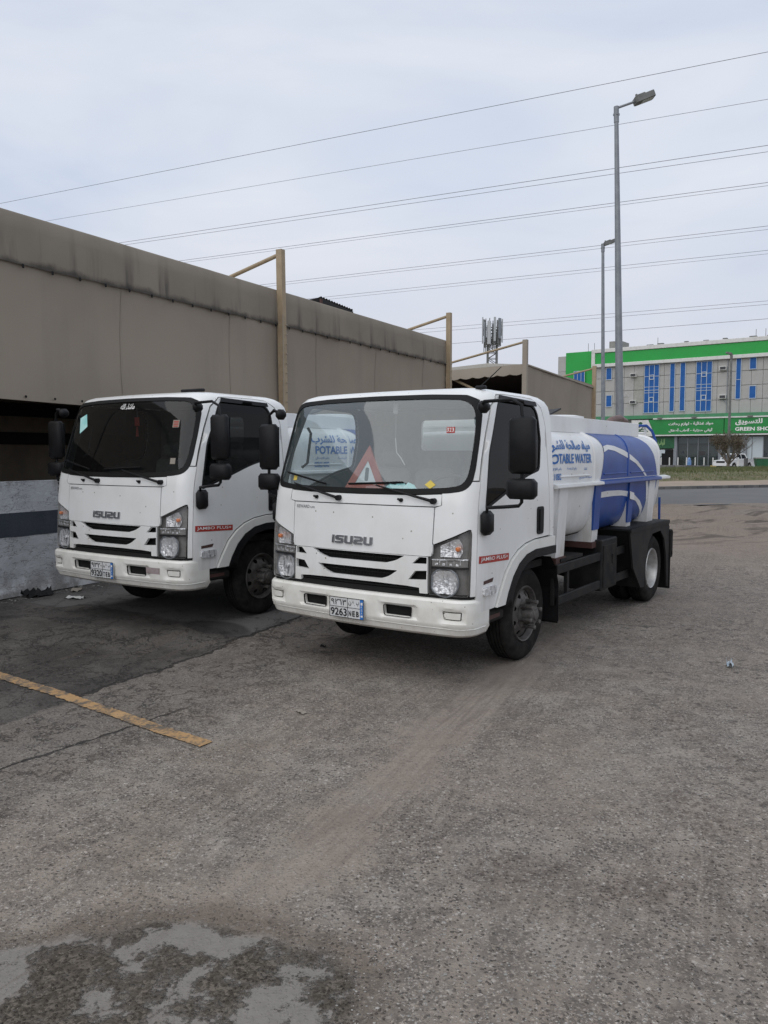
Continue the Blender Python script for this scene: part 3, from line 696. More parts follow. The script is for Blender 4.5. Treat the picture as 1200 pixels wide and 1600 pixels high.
        P('side_emblem', 'sie%d' % sg, M['rust'], T, lambda mb: patch(mb, f([(1.11, .80), (1.26, .81), (1.245, .78), (1.11, .775)]), S, off=.004, rim=0.004, step=.05))
        P('step', 'stp%d' % sg, M['chassis'], T, lambda mb: (mb.box((sg * .89, -.72, .50), (.16, .40, .10), bev=.02)))
        P('step_reflector', 'str%d' % sg, M['rust'], T, lambda mb: mb.box((sg * .972, -.72, .50), (.006, .22, .03)))
    # mirrors
    def mirror(sg, mx_, my):
        n = '%d' % sg
        Mt = P('mirror', 'mrb' + n, M['black'], T, lambda mb: mb.box((mx_, my, 1.80), (.20, .085, .40), bev=.028), 60)
        P('mirror_glass', 'mrg' + n, M['chrome'] if 0 else M['car_glass'], Mt, lambda mb: mb.box((mx_, my + .044, 1.80), (.165, .004, .35)), None)
        P('lower_mirror', 'mrl' + n, M['black'], Mt, lambda mb: mb.box((mx_, my, 1.495), (.215, .11, .145), bev=.028), 60)
        ax = sg * .955
        P('mirror_mount', 'mrm' + n, M['black'], Mt, lambda mb: mb.box((sg * .985, -.93, 2.08), (.08, .11, .09), bev=.03), 60)
        P('lower_mount', 'mrn' + n, M['black'], Mt, lambda mb: mb.box((sg * 1.02, -.93, 1.235), (.075, .14, .18), bev=.03), 60)
        P('mirror_arm', 'mra' + n, M['black'], Mt, lambda mb: mb.tube([(ax, -.93, 2.08), (sg * 1.02, -.99, 2.115), (mx_ - sg * .08, my - .01, 2.12), (mx_ - sg * .01, my, 2.08), (mx_, my, 1.97)], .013, 8), 60)
        P('mirror_arm', 'mrc' + n, M['black'], Mt, lambda mb: mb.tube([(mx_, my, 1.60), (mx_, my, 1.40), (mx_ - sg * .02, my - .005, 1.375), (mx_ - sg * .12, my - .02, 1.365), (sg * 1.045, -.975, 1.35), (sg * 1.02, -.95, 1.28)], .013, 8), 60)
    mirror(1, 1.325, -1.0); mirror(-1, -1.13, -.93)
    P('roof_mirror_pod', 'pod', M['black'], T, lambda mb: mb.box((.60, -.62, 2.268), (.30, .05, .03), bev=.01)) if far else \
    P('antenna', 'ant', M['black'], T, lambda mb: (mb.box((.83, -.68, 2.245), (.09, .04, .03), bev=.01), mb.tube([(.83, -.68, 2.255), (.96, -.60, 2.40)], [.006, .003], 5)))
    P('rain_guard', 'rain', M['black'], T, lambda mb: patch(mb, [(1.15, 2.185), (2.0, 2.165), (2.0, 2.13), (1.15, 2.145)], S, off=.02, rim=.01, step=.06))
    # cab inside
    P('dashboard', 'dash', M['interior'], T, lambda mb: mb.prism([(-1.02, 1.0), (-1.05, 1.40), (-.98, 1.445), (-.76, 1.42), (-.66, 1.30), (-.64, 1.0)], -.90, .90), 40)
    for i, x in enumerate((.45, -.02, -.5)):
        st_ = P('seat', 'seat%d' % i, M['seat'], T, lambda mb: (mb.box((x, -.25, 1.02), (.44, .46, .16), bev=.05)), 60)
        P('backrest', 'bkr%d' % i, M['seat'], st_, lambda mb: mb.box((0, 0, 0), (.42, .12, .56), M=Matrix.Translation((x, .04, 1.33)) @ Matrix.Rotation(-.15, 4, 'X'), bev=.05), 60)
        if i != 1: P('headrest', 'hdr%d' % i, M['seat'], st_, lambda mb: mb.box((x, .10, 1.70), (.24, .09, .16), bev=.04), 60)
    def wheel(mb):
        Mx = Matrix.Translation((.47, -.62, 1.47)) @ Matrix.Rotation(radians(-62), 4, 'X').inverted()
        Mx = Matrix.Translation((.47, -.62, 1.45)) @ Matrix.Rotation(radians(35), 4, 'X')
        mb.tube([(.20 * cos(a), .20 * sin(a), 0) for a in [2 * pi * i / 28 for i in range(29)]], .014, 6, False, Mx)
        mb.tube([(0, 0, 0), (0, .0, -.35)], .03, 8, M=Mx)
        for a in (.3, 2.84, 4.71): mb.tube([(0, 0, -.02), (.19 * cos(a), .19 * sin(a), 0)], .012, 5, M=Mx)
        mb.box((0, 0, -.01), (.13, .09, .04), Mx, bev=.015)
    P('steering_wheel', 'stw', M['interior'], T, wheel)
    P('grab_handle', 'grab', M['black'], T, lambda mb: mb.tube([(-.86, -.80, 1.62), (-.84, -.75, 1.66), (-.84, -.70, 1.92), (-.86, -.72, 1.97)], .012, 6))

def build_body(T, far):
    k = 'b' if far else 'a'
    P('chassis_rail', 'chs', M['chassis'], T, lambda mb: mb.box((.38, 1.6, .73), (.07, 5.3, .21)), None)
    P('chassis_rail', 'chs2', M['chassis'], T, lambda mb: mb.box((-.38, 1.6, .73), (.07, 5.3, .21)), None)
    P('cross_member', 'crs', M['chassis'], T, lambda mb: [mb.box((0, y, .74), (.7, .08, .16)) for y in (-.7, .3, 1.3, 2.3, 3.1, 4.0)], None)
    P('engine', 'eng', M['void'], T, lambda mb: (mb.box((0, -.35, .66), (1.1, 1.3, .30), bev=.05), mb.box((0, .9, .62), (.5, 1.2, .35), bev=.08)), None)
    P('subframe', 'sbf', M['chassis_grey'], T, lambda mb: ([mb.box((s_ * .42, 2.2, .865), (.10, 3.9, .06)) for s_ in (-1, 1)]), None)
    P('axle', 'axl', M['chassis'], T, lambda mb: (mb.tube([(-.8, 0, .36), (.8, 0, .36)], .05, 8), mb.tube([(-.85, 3.293, .40), (.85, 3.293, .40)], .07, 10), mb.lathe([(-.22, .05), (-.15, .19), (0, .22), (.15, .19), (.22, .05)], 16, Matrix.Translation((0, 3.293, .41)))))
    P('leaf_spring', 'lsp', M['chassis'], T, lambda mb: [mb.box((s_ * .45, y, .47), (.07, 1.1, .05)) for s_ in (-1, 1) for y in (0, 3.293)], None)
    # ---- wheels
    def tyre(mb, x0, wd=.205, R=.395):
        pr = [(-wd / 2 + .015, .235), (-wd / 2, .27), (-wd / 2 - .006, .32), (-wd / 2 + .002, .36), (-wd / 2 + .022, R - .012), (-wd / 2 + .04, R)]
        xs = [-wd / 2 + .04]
        for g in (-.045, -.015, .015, .045): xs += [g - .005, g - .004, g + .004, g + .005]
        for i, x in enumerate(xs[1:]): pr.append((x, R if i % 4 in (0, 3) else R - .011))
        pr += [(-a, b) for a, b in pr[:6][::-1]]
        mb.lathe(pr, 56, Matrix.Translation((x0, 0, R)))
    for n, sg in (('r', 1), ('l', -1)):
        fw = P('front_wheel', 'fwh' + n, M['tyre'], T, lambda mb: tyre(mb, 0), 35); fw.location = (sg * .815, 0, 0); fw.rotation_euler = (0, 0, 0 if sg > 0 else pi)
        tag(fw)
        Wm = Matrix.Translation((0, 0, .395))
        def rim_f(mb):
            mb.lathe([(-.09, .236), (.088, .238), (.10, .232), (.095, .222), (.07, .212), (.055, .205)], 40, Wm)
            # disc with hand holes
            ns = 8; 
            def g(u, v): # u radius, v angle
                x = .045 + .045 * max(0, min(1, (.205 - u) / .08)); return (x, u * cos(v), u * sin(v))
            o = [(.10 + .0, 2 * pi)]
            for i in range(ns):
                a0 = 2 * pi * i / ns; a1 = 2 * pi * (i + 1) / ns
                poly = [(.09, a0), (.205, a0), (.205, (a0 + a1) / 2), (.205, a1), (.09, a1)]
                c = (a0 + a1) / 2; hole = [(.168 + .022 * cos(t), c + .15 * sin(t)) for t in [2 * pi * j / 12 for j in range(12)]]
                pts = MB(); patch(pts, poly, g, holes=[hole], rim=.008, step=.03)
                mb.add([(p.x, p.y, p.z) for p in pts.v], pts.f, Wm)
            mb.lathe([(.09, .125), (.098, .105), (.10, .085), (.17, .078), (.185, .070), (.19, .045), (.20, .043), (.205, .03), (.205, 0)], 24, Wm)
        P('rim', 'fwr', M['rim'], fw, rim_f, 30)
        def nuts(mb):
            mb.tube([(.095, 0, 0), (.135, 0, 0), (.1351, 0, 0), (.185, 0, 0), (.1851, 0, 0), (.198, 0, 0), (.202, 0, 0)], [.021, .021, .014, .014, .018, .018, .008], 8)
        for i in range(6): a = 2 * pi * i / 6 + .3; o = P('wheel_nut', 'fwn', M['rim'], fw, nuts, 30); o.location = (0, .105 * cos(a), .395 + .105 * sin(a))
        P('hub_back', 'fwb', M['void'], fw, lambda mb: mb.lathe([(.03, .21), (.03, 0)], 24, Wm))
        rw = P('rear_wheel', 'rwh' + n, M['tyre'], T, lambda mb: (tyre(mb, 0), tyre(mb, -.235)), 35); rw.location = (sg * .93, 3.293, 0); rw.rotation_euler = (0, 0, 0 if sg > 0 else pi)
        def rim_r(mb):
            mb.lathe([(.088, .238), (.10, .232), (.095, .222), (.06, .205), (-.04, .198), (-.075, .19), (-.09, .15), (-.092, .115), (-.092, .09), (.0, .082), (.02, .07), (.03, .0)], 40, Wm)
        P('rim', 'rwr', M['rim_silver'], rw, rim_r, 30)
        def nuts2(mb):
            mb.tube([(-.095, 0, 0), (-.05, 0, 0)], .02, 6)
        for i in range(6): a = 2 * pi * i / 6; o = P('wheel_nut', 'rwn', M['rim'], rw, nuts2, 30); o.location = (0, .118 * cos(a), .395 + .118 * sin(a))
    # ---- mudguards and running gear on each side
    for sg in (1, -1):
        n = '%d' % sg
        X = lambda x: sg * x
        def ms(mb):
            a0 = [(X(.70) if 0 else 0, 0)]
            pts = [(-.36, .78), (-.2, .86), (.1, .875), (.32, .84), (.45, .72), (.50, .55), (.50, .25)]
            for (p, q) in zip(pts, pts[1:]):
                mb.add([(X(.66), p[0], p[1]), (X(1.0), p[0], p[1]), (X(1.0), q[0], q[1]), (X(.66), q[0], q[1])], [(0, 1, 2, 3)])
                mb.add([(X(.66), p[0], p[1] + .012), (X(1.0), p[0], p[1] + .012), (X(1.0), q[0] + .012, q[1]), (X(.66), q[0] + .012, q[1])], [(0, 1, 2, 3)])
        P('mudguard', 'mdg' + n, M['black'], T, ms, 60)
        def sg_(mb):
            for (y0, y1) in ((.50, 1.62), (2.10, 2.75)):
                for z in (.71, .425): mb.box((X(.975), (y0 + y1) / 2, z), (.03, y1 - y0, .085), bev=.006)
            mb.box((X(.965), .78, .57), (.03, .05, .28)); mb.box((X(.95), .50, .57), (.03, .05, .36)); mb.box((X(.70), .8, .70), (.5, .05, .05)); mb.box((X(.7), 2.4, .70), (.5, .05, .05))
        P('side_guard', 'sgd' + n, M['chassis_grey'], T, sg_, 30)
        tb = P('toolbox', 'tbx' + n, M['chassis_grey'], T, lambda mb: mb.box((X(.80), 1.86, .615), (.40, .48, .52), bev=.012), 30)
        P('toolbox_door', 'tbd' + n, M['chassis'], tb, lambda mb: (mb.box((X(1.004), 1.86, .60), (.012, .40, .43), bev=.004), mb.box((X(1.014), 1.92, .66), (.014, .03, .10), bev=.004)), 30)
        P('battery_tray', 'btr' + n, M['chassis_grey'], T, lambda mb: (mb.box((X(.75), .95, .77), (.4, .55, .03)), mb.box((X(.68), .95, .68), (.30, .42, .16), bev=.02)), 30)
        FN = [(2.28, .93), (2.42, .5), (2.70, .25), (2.84, .24), (2.86, .50), (2.97, .72), (3.12, .82), (3.45, .83), (3.62, .72), (3.72, .50), (3.78, .12), (3.88, .10), (3.93, .45), (3.82, .90)]
        def fender(mb):
            mb.prism(FN, X(1.055), X(1.075)); mb.box((X(.86), 3.05, .925), (.44, 1.56, .02)); mb.add([(X(.66), 2.28, .93), (X(1.07), 2.28, .93), (X(1.07), 2.70, .25), (X(.66), 2.70, .25)], [(0, 1, 2, 3)])
            mb.box((X(1.067), 3.05, .915), (.04, 1.52, .04))
        P('fender', 'fnd' + n, M['chassis_grey'], T, fender, 30)
        P('mud_flap', 'mfl' + n, M['rubber'], T, lambda mb: mb.box((X(.88), 3.86, .44), (.42, .012, .72)), None)
        P('front_flap', 'mff' + n, M['rubber'], T, lambda mb: mb.box((X(.86), .52, .40), (.26, .012, .34)), None)
    P('rear_frame', 'rfr', M['chassis_grey'], T, lambda mb: (mb.box((0, 4.28, .46), (2.0, .08, .09), bev=.01), mb.box((0, 4.28, .73), (2.0, .05, .09), bev=.01), [mb.box((x, 4.28, .60), (.06, .06, .3)) for x in (-.97, -.4, .4, .97)],
        [mb.box((x, 4.10, .72), (.05, .4, .06)) for x in (-.95, .95)], mb.box((0, 4.08, .80), (1.9, .5, .02))), 30)
    P('tail_lamp', 'tlr', M['rust'], T, lambda mb: mb.box((.78, 4.33, .60), (.26, .03, .10), bev=.01)); P('tail_lamp', 'tll', M['rust'], T, lambda mb: mb.box((-.78, 4.33, .60), (.26, .03, .10), bev=.01))
    # ---- tank
    def tank(mb):
        ys = [TY0, TY0 + .005, TY0 + .02, TY0 + .05, TY0 + .09, TY0 + .14]; ys += [TY0 + .14 + i * .2 for i in range(1, 16)]; ys += [TY1 - .14, TY1 - .09, TY1 - .05, TY1 - .02, TY1 - .005, TY1]
        ws = [.55, .62, .68, .74, .80, .875, .95, 1.0, 1.05, 1.1, 1.15, 1.22, 1.30, 1.36, 1.43, 1.5, 1.56, 1.63, 1.70, 1.75, 1.80, 1.84, 1.87, 1.90, 1.93, 1.965, 2.0, 2.05, 2.1, 2.2, 2.35]
        loop = [(w_, 1) for w_ in ws] + [(w_, -1) for w_ in ws[::-1][1:-1]]; n = len(loop); vs = []
        for y in ys:
            for (w_, s_) in loop: q = TK(y, w_); vs.append((q[0] * s_, q[1], q[2]))
        fs = [(i * n + j, i * n + (j + 1) % n, (i + 1) * n + (j + 1) % n, (i + 1) * n + j) for i in range(len(ys) - 1) for j in range(n)]
        b = len(vs)
        for (y, i, dd) in ((TY0, 0, -1), (TY1, len(ys) - 1, 1)):
            b = len(vs)
            for q in (.75, .4):
                for j in range(n):
                    p = vs[i * n + j]; vs.append((p[0] * q, p[1] + dd * .05 * (1 - q * q), 1.45 + (p[2] - 1.45) * q))
            for j in range(n): fs.append((i * n + j, i * n + (j + 1) % n, b + (j + 1) % n, b + j)); fs.append((b + j, b + (j + 1) % n, b + n + (j + 1) % n, b + n + j))
            fs.append([b + n + j for j in range(n)])
        mb.add(vs, fs)
    tk = P('tank', 'tank', M['tank_white'], T, tank, 50)
    def R_(y, w_): return TK(y, w_)
    def Lf(y, w_): q = TK(y, w_); return (-q[0], q[1], q[2])
    def ribw(mb, ys=(1.42, 2.55, 3.62), h=.014, w0=1.46, w1=2.35):
        for y in ys:
            for s_ in (1, -1):
                lp = []
                for i in range(26):
                    w_ = lerp(w0, w1, i / 25); c = [TK(yy, w_) for yy in (y - .035, y - .02, y + .02, y + .035)]
                    nn = Vector(TK(y, w_ + .01)) - Vector(TK(y, w_ - .01)); nn = Vector((nn.z, 0, -nn.x)).normalized()
                    for m_, q in enumerate(c): qq = Vector(q) + nn * (h if m_ in (1, 2) else -.003); lp.append((qq.x * s_, qq.y, qq.z))
                mb.add(lp, [(i * 4 + j, i * 4 + j + 1, i * 4 + j + 5, i * 4 + j + 4) for i in range(25) for j in range(3)])
    P('rib', 'ribw', M['tank_white'], tk, lambda mb: ribw(mb, (1.50,), .014), 40); P('rib', 'ribw2', M['tank_white'], tk, lambda mb: ribw(mb, (3.74,), .012), 40)
    rb = P('rib', 'ribb', M['tank_blue'], tk, lambda mb: ribw(mb, (2.55,), .011, 1.50, 2.08), 40)
    for sg, fn in ((1, R_), (-1, Lf)):
        n = '%d' % sg
        def led(mb):
            mb.prism([(sg * .93, 1.43), (sg * 1.0, 1.432), (sg * 1.004, 1.44), (sg * 1.002, 1.462), (sg * .93, 1.478)], TY0 - .02, TY1 + .17, 'y')
        lg = P('ledge', 'led' + n, M['tank_white'], tk, led, 30)
        P('ledge_paint', 'ledb' + n, M['tank_blue'], tk, lambda mb: mb.prism([(sg * .93, 1.427), (sg * 1.003, 1.429), (sg * 1.008, 1.438), (sg * 1.006, 1.464), (sg * .93, 1.482)], 1.66, 3.70, 'y'), 30)
        ub = [(1.68, 1.485), (1.73, 1.60), (1.765, 1.73), (1.76, 1.82), (1.70, 1.90), (1.62, 1.96), (1.58, 2.03), (1.60, 2.08), (2.80, 2.08), (3.05, 1.99), (3.33, 1.86), (3.52, 1.73), (3.62, 1.60), (3.68, 1.485)]
        fix_ = lambda p: p if sg > 0 else p[::-1]
        P('painted_panel', 'pbu' + n, M['tank_blue'], tk, lambda mb: patch(mb, fix_(ub), fn, off=.0035 * sg if 0 else (.0035 if sg > 0 else -.0035), rim=0, step=.05), 60)
        lb = [(1.68, 1.425), (1.66, 1.35), (1.60, 1.2), (1.54, 1.05), (1.52, .95), (2.4, .93), (3.4, .97), (3.56, 1.1), (3.64, 1.25), (3.69, 1.425)]
        P('painted_panel', 'pbl' + n, M['tank_blue'], tk, lambda mb: patch(mb, lb, fn, off=(.0035 if sg > 0 else -.0035), rim=0, step=.05), 60)
        def arcs(mb):
            o_ = .006 if sg > 0 else -.006
            a1 = [(1.765, 1.815), (1.90, 1.832), (2.1, 1.822), (2.4, 1.778), (2.65, 1.724), (2.9, 1.652), (3.08, 1.577), (3.25, 1.485)]
            a2 = [(3.18, 1.485), (3.0, 1.565), (2.8, 1.635), (2.55, 1.69), (2.3, 1.735), (2.1, 1.77), (1.9, 1.785), (1.765, 1.755)]
            patch(mb, a1 + a2, fn, off=o_, rim=0, step=.05)
            b1 = [(1.665, 1.352), (1.9, 1.36), (2.3, 1.352), (2.6, 1.33), (2.85, 1.280), (3.1, 1.20), (3.27, 1.11), (3.36, 1.0), (3.3, .98)]
            b2 = [(3.24, 1.06), (3.13, 1.12), (2.95, 1.20), (2.7, 1.258), (2.4, 1.290), (2.1, 1.298), (1.64, 1.296)]
            patch(mb, b1 + b2, fn, off=o_, rim=0, step=.05)
            patch(mb, [(3.22, 1.425), (3.31, 1.425), (3.42, 1.2), (3.50, .98), (3.43, .98), (3.34, 1.2)], fn, off=o_, rim=0, step=.05)
        P('painted_stripe', 'pst' + n, M['tank_white'], tk, arcs, 60)
        # support legs: white feet, blue faces on the middle two
        for i, (y0, y1, cb) in enumerate(((.60, .80, 0), (1.52, 1.68, 1), (2.60, 2.74, 1), (3.36, 3.60, 0))):
            zb = .86 if i else .80
            poly = [(sg * .962, 1.43), (sg * .925, zb), (sg * .62, zb), (sg * .64, .90), (sg * .78, .945), (sg * .86, 1.02), (sg * .905, 1.15), (sg * .93, 1.43)]
            P('support_leg', 'leg%s%d' % (n, i), M['tank_white'], tk, lambda mb: mb.prism(poly, y0, y1, 'y'), 30)
            if cb: P('painted_leg', 'lgb%s%d' % (n, i), M['tank_blue'], tk, lambda mb: (mb.prism([(sg * .966, 1.425), (sg * .941, .98), (sg * .925, .98), (sg * .93, 1.425)], y0 - .003, y1 + .003, 'y')), 30)
            P('support_foot', 'ft%s%d' % (n, i), M['rust'], tk, lambda mb: mb.box((sg * .78, (y0 + y1) / 2, zb - .03), (.32, y1 - y0 + .04, .06)), 30)
        P('stiffener', 'stf' + n, M['tank_white'], tk, lambda mb: [mb.box((sg * .957, (a + b) / 2, 1.535), (.014, b - a, .012), bev=.003) for a, b in ((.62, 1.36),)], 30)
        for a, b in ((1.76, 2.48), (2.62, 3.52)): P('stiffener', 'stfb%s%.1f' % (n, a), M['tank_blue'], tk, lambda mb: mb.box((sg * .960, (a + b) / 2, 1.535), (.014, b - a, .012), bev=.003), 30)
        P('painted_stripe', 'pstl' + n, M['tank_white'], tk, lambda mb: mb.add([(sg * .968, 2.594, 1.245), (sg * .968, 2.746, 1.225), (sg * .968, 2.746, 1.305), (sg * .968, 2.594, 1.33)], [(0, 1, 2, 3)]), None)
        P('walkway_rail', 'wrl' + n, M['tank_white'], tk, lambda mb: mb.box((sg * .80, 1.94, 2.02), (.012, 2.90, .15), bev=.003), 30)
    # lettering on the visible side
    y0, y1 = (.86, 2.02) if far else (.42, 1.36)
    if not far: y1 = 1.40
    mb = MB(); Tx = lambda a, b: (TK(a, b)[0] + .005, TK(a, b)[1], TK(a, b)[2])
    put_text(mb, 'POTABLE WATER', y0, 1.652, y1, 1.742, Tx, .03)
    put_text(mb, shape('مياه صالحة للشرب'), y0 - .06, 1.755, y1 - .02, 1.872, Tx, .03)
    mb.obj('lettering', M['letter_blue'], tk)
    mb = MB(); d = y1 - y0
    put_text(mb, shape('عدد'), y1 - .2 * d, 1.588, y1 - .12 * d, 1.612, Tx, .01)
    put_text(mb, shape('رقم الرخصة'), y0 + .36 * d, 1.585, y0 + .60 * d, 1.620, Tx, .01)
    put_text(mb, shape('رقم الاتصال'), y0 + .0 * d, 1.585, y0 + .22 * d, 1.620, Tx, .01)
    put_text(mb, '0530210802', y0 - .02, 1.505, y0 + .22 * d, 1.565, Tx, .02)
    put_text(mb, shape('عبوة الصهريج'), y1 - .32 * d, 1.500, y1 + .02, 1.528, Tx, .01)
    mb.obj('small_lettering', M['letter_blue'], tk)
    # top gear
    P('walkway', 'wky', M['tank_white'], tk, lambda mb: (mb.box((0, 1.94, 2.0), (1.5, 2.9, .02)), mb.box((0, 3.38, 2.02), (1.6, .012, .15)), mb.box((0, .50, 2.02), (1.6, .012, .15))), 30)
    P('hatch', 'hat2', M['tank_white'], tk, lambda mb: mb.lathe([(1.98, .2), (2.08, .2), (2.10, .0)], 20, Matrix.Translation((-.2, .95, 0)), 'z'), 40)
    P('hatch', 'hat', M['tank_white'], tk, lambda mb: (mb.lathe([(1.98, .26), (2.10, .26), (2.11, .28), (2.135, .28), (2.15, .2), (2.155, 0)], 28, Matrix.Translation((.35, 2.0, 0)), 'z')), 40)
    P('hatch_cover', 'htc', M['black'], tk, lambda mb: mb.box((0, 0, 0), (.42, .5, .015), M=Matrix.Translation((.35, 1.35, 2.12)) @ Matrix.Rotation(radians(14), 4, 'X') @ Matrix.Rotation(radians(-5), 4, 'Y')), None)
    P('rear_hoop', 'hop', M['tank_blue'], tk, lambda mb: mb.tube([(.60, 3.80, 1.96), (.66, 3.86, 2.09), (.74, 3.93, 2.09), (.80, 3.97, 2.02), (.84, 3.99, 1.90), (.85, 4.0, 1.7)], .018, 8), 60)
    P('ladder', 'lad', M['tank_white'], tk, lambda mb: ([mb.tube([(x, 4.02, .85), (x, 4.02, 2.05), (x, 3.9, 2.1)], .015, 6) for x in (.35, .7)], [mb.tube([(.35, 4.02, z), (.7, 4.02, z)], .012, 6) for z in (1.0, 1.25, 1.5, 1.75, 2.0)]), 60)
    P('drain_pipe', 'drp', M['tank_blue'], tk, lambda mb: mb.tube([(.92, 3.93, 1.2), (.92, 3.95, .85)], .015, 6), 60)

NEAR = (.4432, 7.0847, -.6042); FAR = (-2.0301, 8.568, -.5712)
trucks = []
for far, (tx, ty, rz) in ((False, NEAR), (True, FAR)):
    lab = ('white tanker truck parked behind, dark windscreen, number plate 9320 TEB' if far else
           'white tanker truck in front with blue painted tank and warning triangle, plate 9263 NEB')
    T = thing('tanker_truck', lab, 'truck', (tx, ty, .086 if far else 0), rz, 'white water tanker trucks')
    build_cab(T, far); build_body(T, far); trucks.append(T)
TN, TF = trucks
# ---- loose things in the cabs
def obj_thing(mb, name, mats, label, cat, base, group=None, smooth=None, rz=0):
    """a thing made of one mesh, its origin at base (mesh given in world or truck coordinates)"""
    o = mb.obj(name, mats, None, smooth); Mx = base
    o.matrix_world = Mx; return tag(o, label, cat, group)
def tmat(T): return Matrix.Translation(T.location) @ Matrix.Rotation(T.rotation_euler.z, 4, 'Z')
MN, MF = tmat(TN), tmat(TF)
tri = thing('warning_triangle', 'red and white warning triangle standing on the dashboard behind the windscreen', 'warning triangle')
tri.matrix_world = MN @ Matrix.Translation((-.10, -.90, 1.445)) @ Matrix.Rotation(radians(-6), 4, 'X') @ Matrix.Rotation(radians(3), 4, 'Y')
def trip(s, z0=0): return [(-.21 * s, z0), (.21 * s, z0), (0, z0 + .365 * s)]
mb = MB()
def tring(y0, y1, so, zo, si, zi):
    A = trip(so, zo); B = trip(si, zi); vs = [(p[0], y0, p[1]) for p in A + B] + [(p[0], y1, p[1]) for p in A + B]
    fs = [(i, (i + 1) % 3, 3 + (i + 1) % 3, 3 + i) for i in range(3)]; fs += [tuple(6 + k for k in f)[::-1] for f in fs]
    fs += [(i, (i + 1) % 3, 6 + (i + 1) % 3, 6 + i) for i in range(3)]; return vs, fs
mb.add(*tring(-.008, .008, 1, 0, .52, .052)); mb.obj('frame', M['tri_red'], tri)
mb = MB(); mb.prism(trip(.55, .045), -.004, .004, 'y'); mb.obj('panel', M['tri_white'], tri)
mb = MB(); mb.prism(fillet([(-.017, .075), (.017, .075), (.017, .185), (-.017, .185)], .015), -.007, -.0045, 'y'); mb.obj('mark', M['grey_mark'], tri)
mb = MB(); mb.box((0, .05, -.004), (.40, .10, .012)); mb.obj('foot', M['tri_red'], tri)
# crumpled face mask
mb = MB(); vs = []; nx_, ny_ = 16, 12
for j in range(ny_ + 1):
    for i in range(nx_ + 1):
        a, b = i / nx_ - .5, j / ny_ - .5; q = noise.noise(Vector((a * 5, b * 5, 2))); r = noise.noise(Vector((a * 11, b * 9, 7)))
        e = max(0, 1 - (2 * a)**4 - (2 * b)**4)
        vs.append((a * .27 * (1 + .2 * q), b * .15 * (1 + .3 * r), .012 + .055 * e * (.7 + q) + .018 * r * e))
mb.add(vs, [(j * (nx_ + 1) + i, j * (nx_ + 1) + i + 1, (j + 1) * (nx_ + 1) + i + 1, (j + 1) * (nx_ + 1) + i) for j in range(ny_) for i in range(nx_)])
obj_thing(mb, 'face_mask', M['cyan'], 'crumpled turquoise face mask lying on the dashboard beside the warning triangle', 'face mask', MN @ Matrix.Translation((.25, -.90, 1.44)), smooth=60)
mb = MB(); mb.box((0, 0, .012), (.20, .14, .02), bev=.004)
obj_thing(mb, 'paper_pad', M['shop_white'], 'flat white pad lying on the dashboard under the face mask', 'paper', MN @ Matrix.Translation((.36, -.82, 1.438)))
for (MT, x, lab, m2) in ((MN, .06, 'thin pale cord hanging from the ceiling behind the front truck windscreen', 'galv'), (MF, -.12, 'red hanging charm with tassel behind the rear truck windscreen', 'red')):
    t = thing('hanging_charm', lab, 'charm'); t.matrix_world = MT @ Matrix.Translation((x, -.70, 2.17))
    mb = MB(); mb.tube([(0, 0, 0), (.004, 0, -.16), (0, 0, -.30 if m2 == 'galv' else -.15)], .003, 5); mb.obj('cord', M['galv'], t)
    mb = MB()
    if m2 == 'galv': mb.tube([(0, 0, -.30), (.01, 0, -.42), (.05, 0, -.46), (.09, 0, -.52)], .004, 5); mb.box((.0, 0, -.06), (.05, .02, .09), bev=.01)
    else: mb.box((0, 0, -.19), (.07, .012, .09), bev=.004); mb.tube([(0, 0, -.24), (0, 0, -.34)], [.008, .016], 6)
    mb.obj('pendant', M[m2 if m2 == 'red' else 'cornice'], t)
mb = MB(); mb.tube([(-.1, -.55, .02), (0, -.38, .08), (.02, -.2, .16), (.03, .05, .19), (.03, .25, .16), (.02, .36, .06), (-.05, .42, .02), (-.4, .3, .02)], .042, 12)
obj_thing(mb, 'hose', mat('hose_brown', (.10, .055, .045), .5, c2=(.15, .09, .08), scale=9), 'thick brown hose looped on top of the front truck tank', 'hose', MN @ Matrix.Translation((.62, 3.10, 1.965)), smooth=60)
mb = MB(); mb.tube([(0, .1, .03), (.0, -.05, .13), (.05, -.5, .15), (.1, -.72, .06)], .05, 10)
obj_thing(mb, 'hose', M['rubber'], 'dark hose on top of the tank of the truck parked behind', 'hose', MF @ Matrix.Translation((-.05, 2.95, 2.0)), smooth=60)

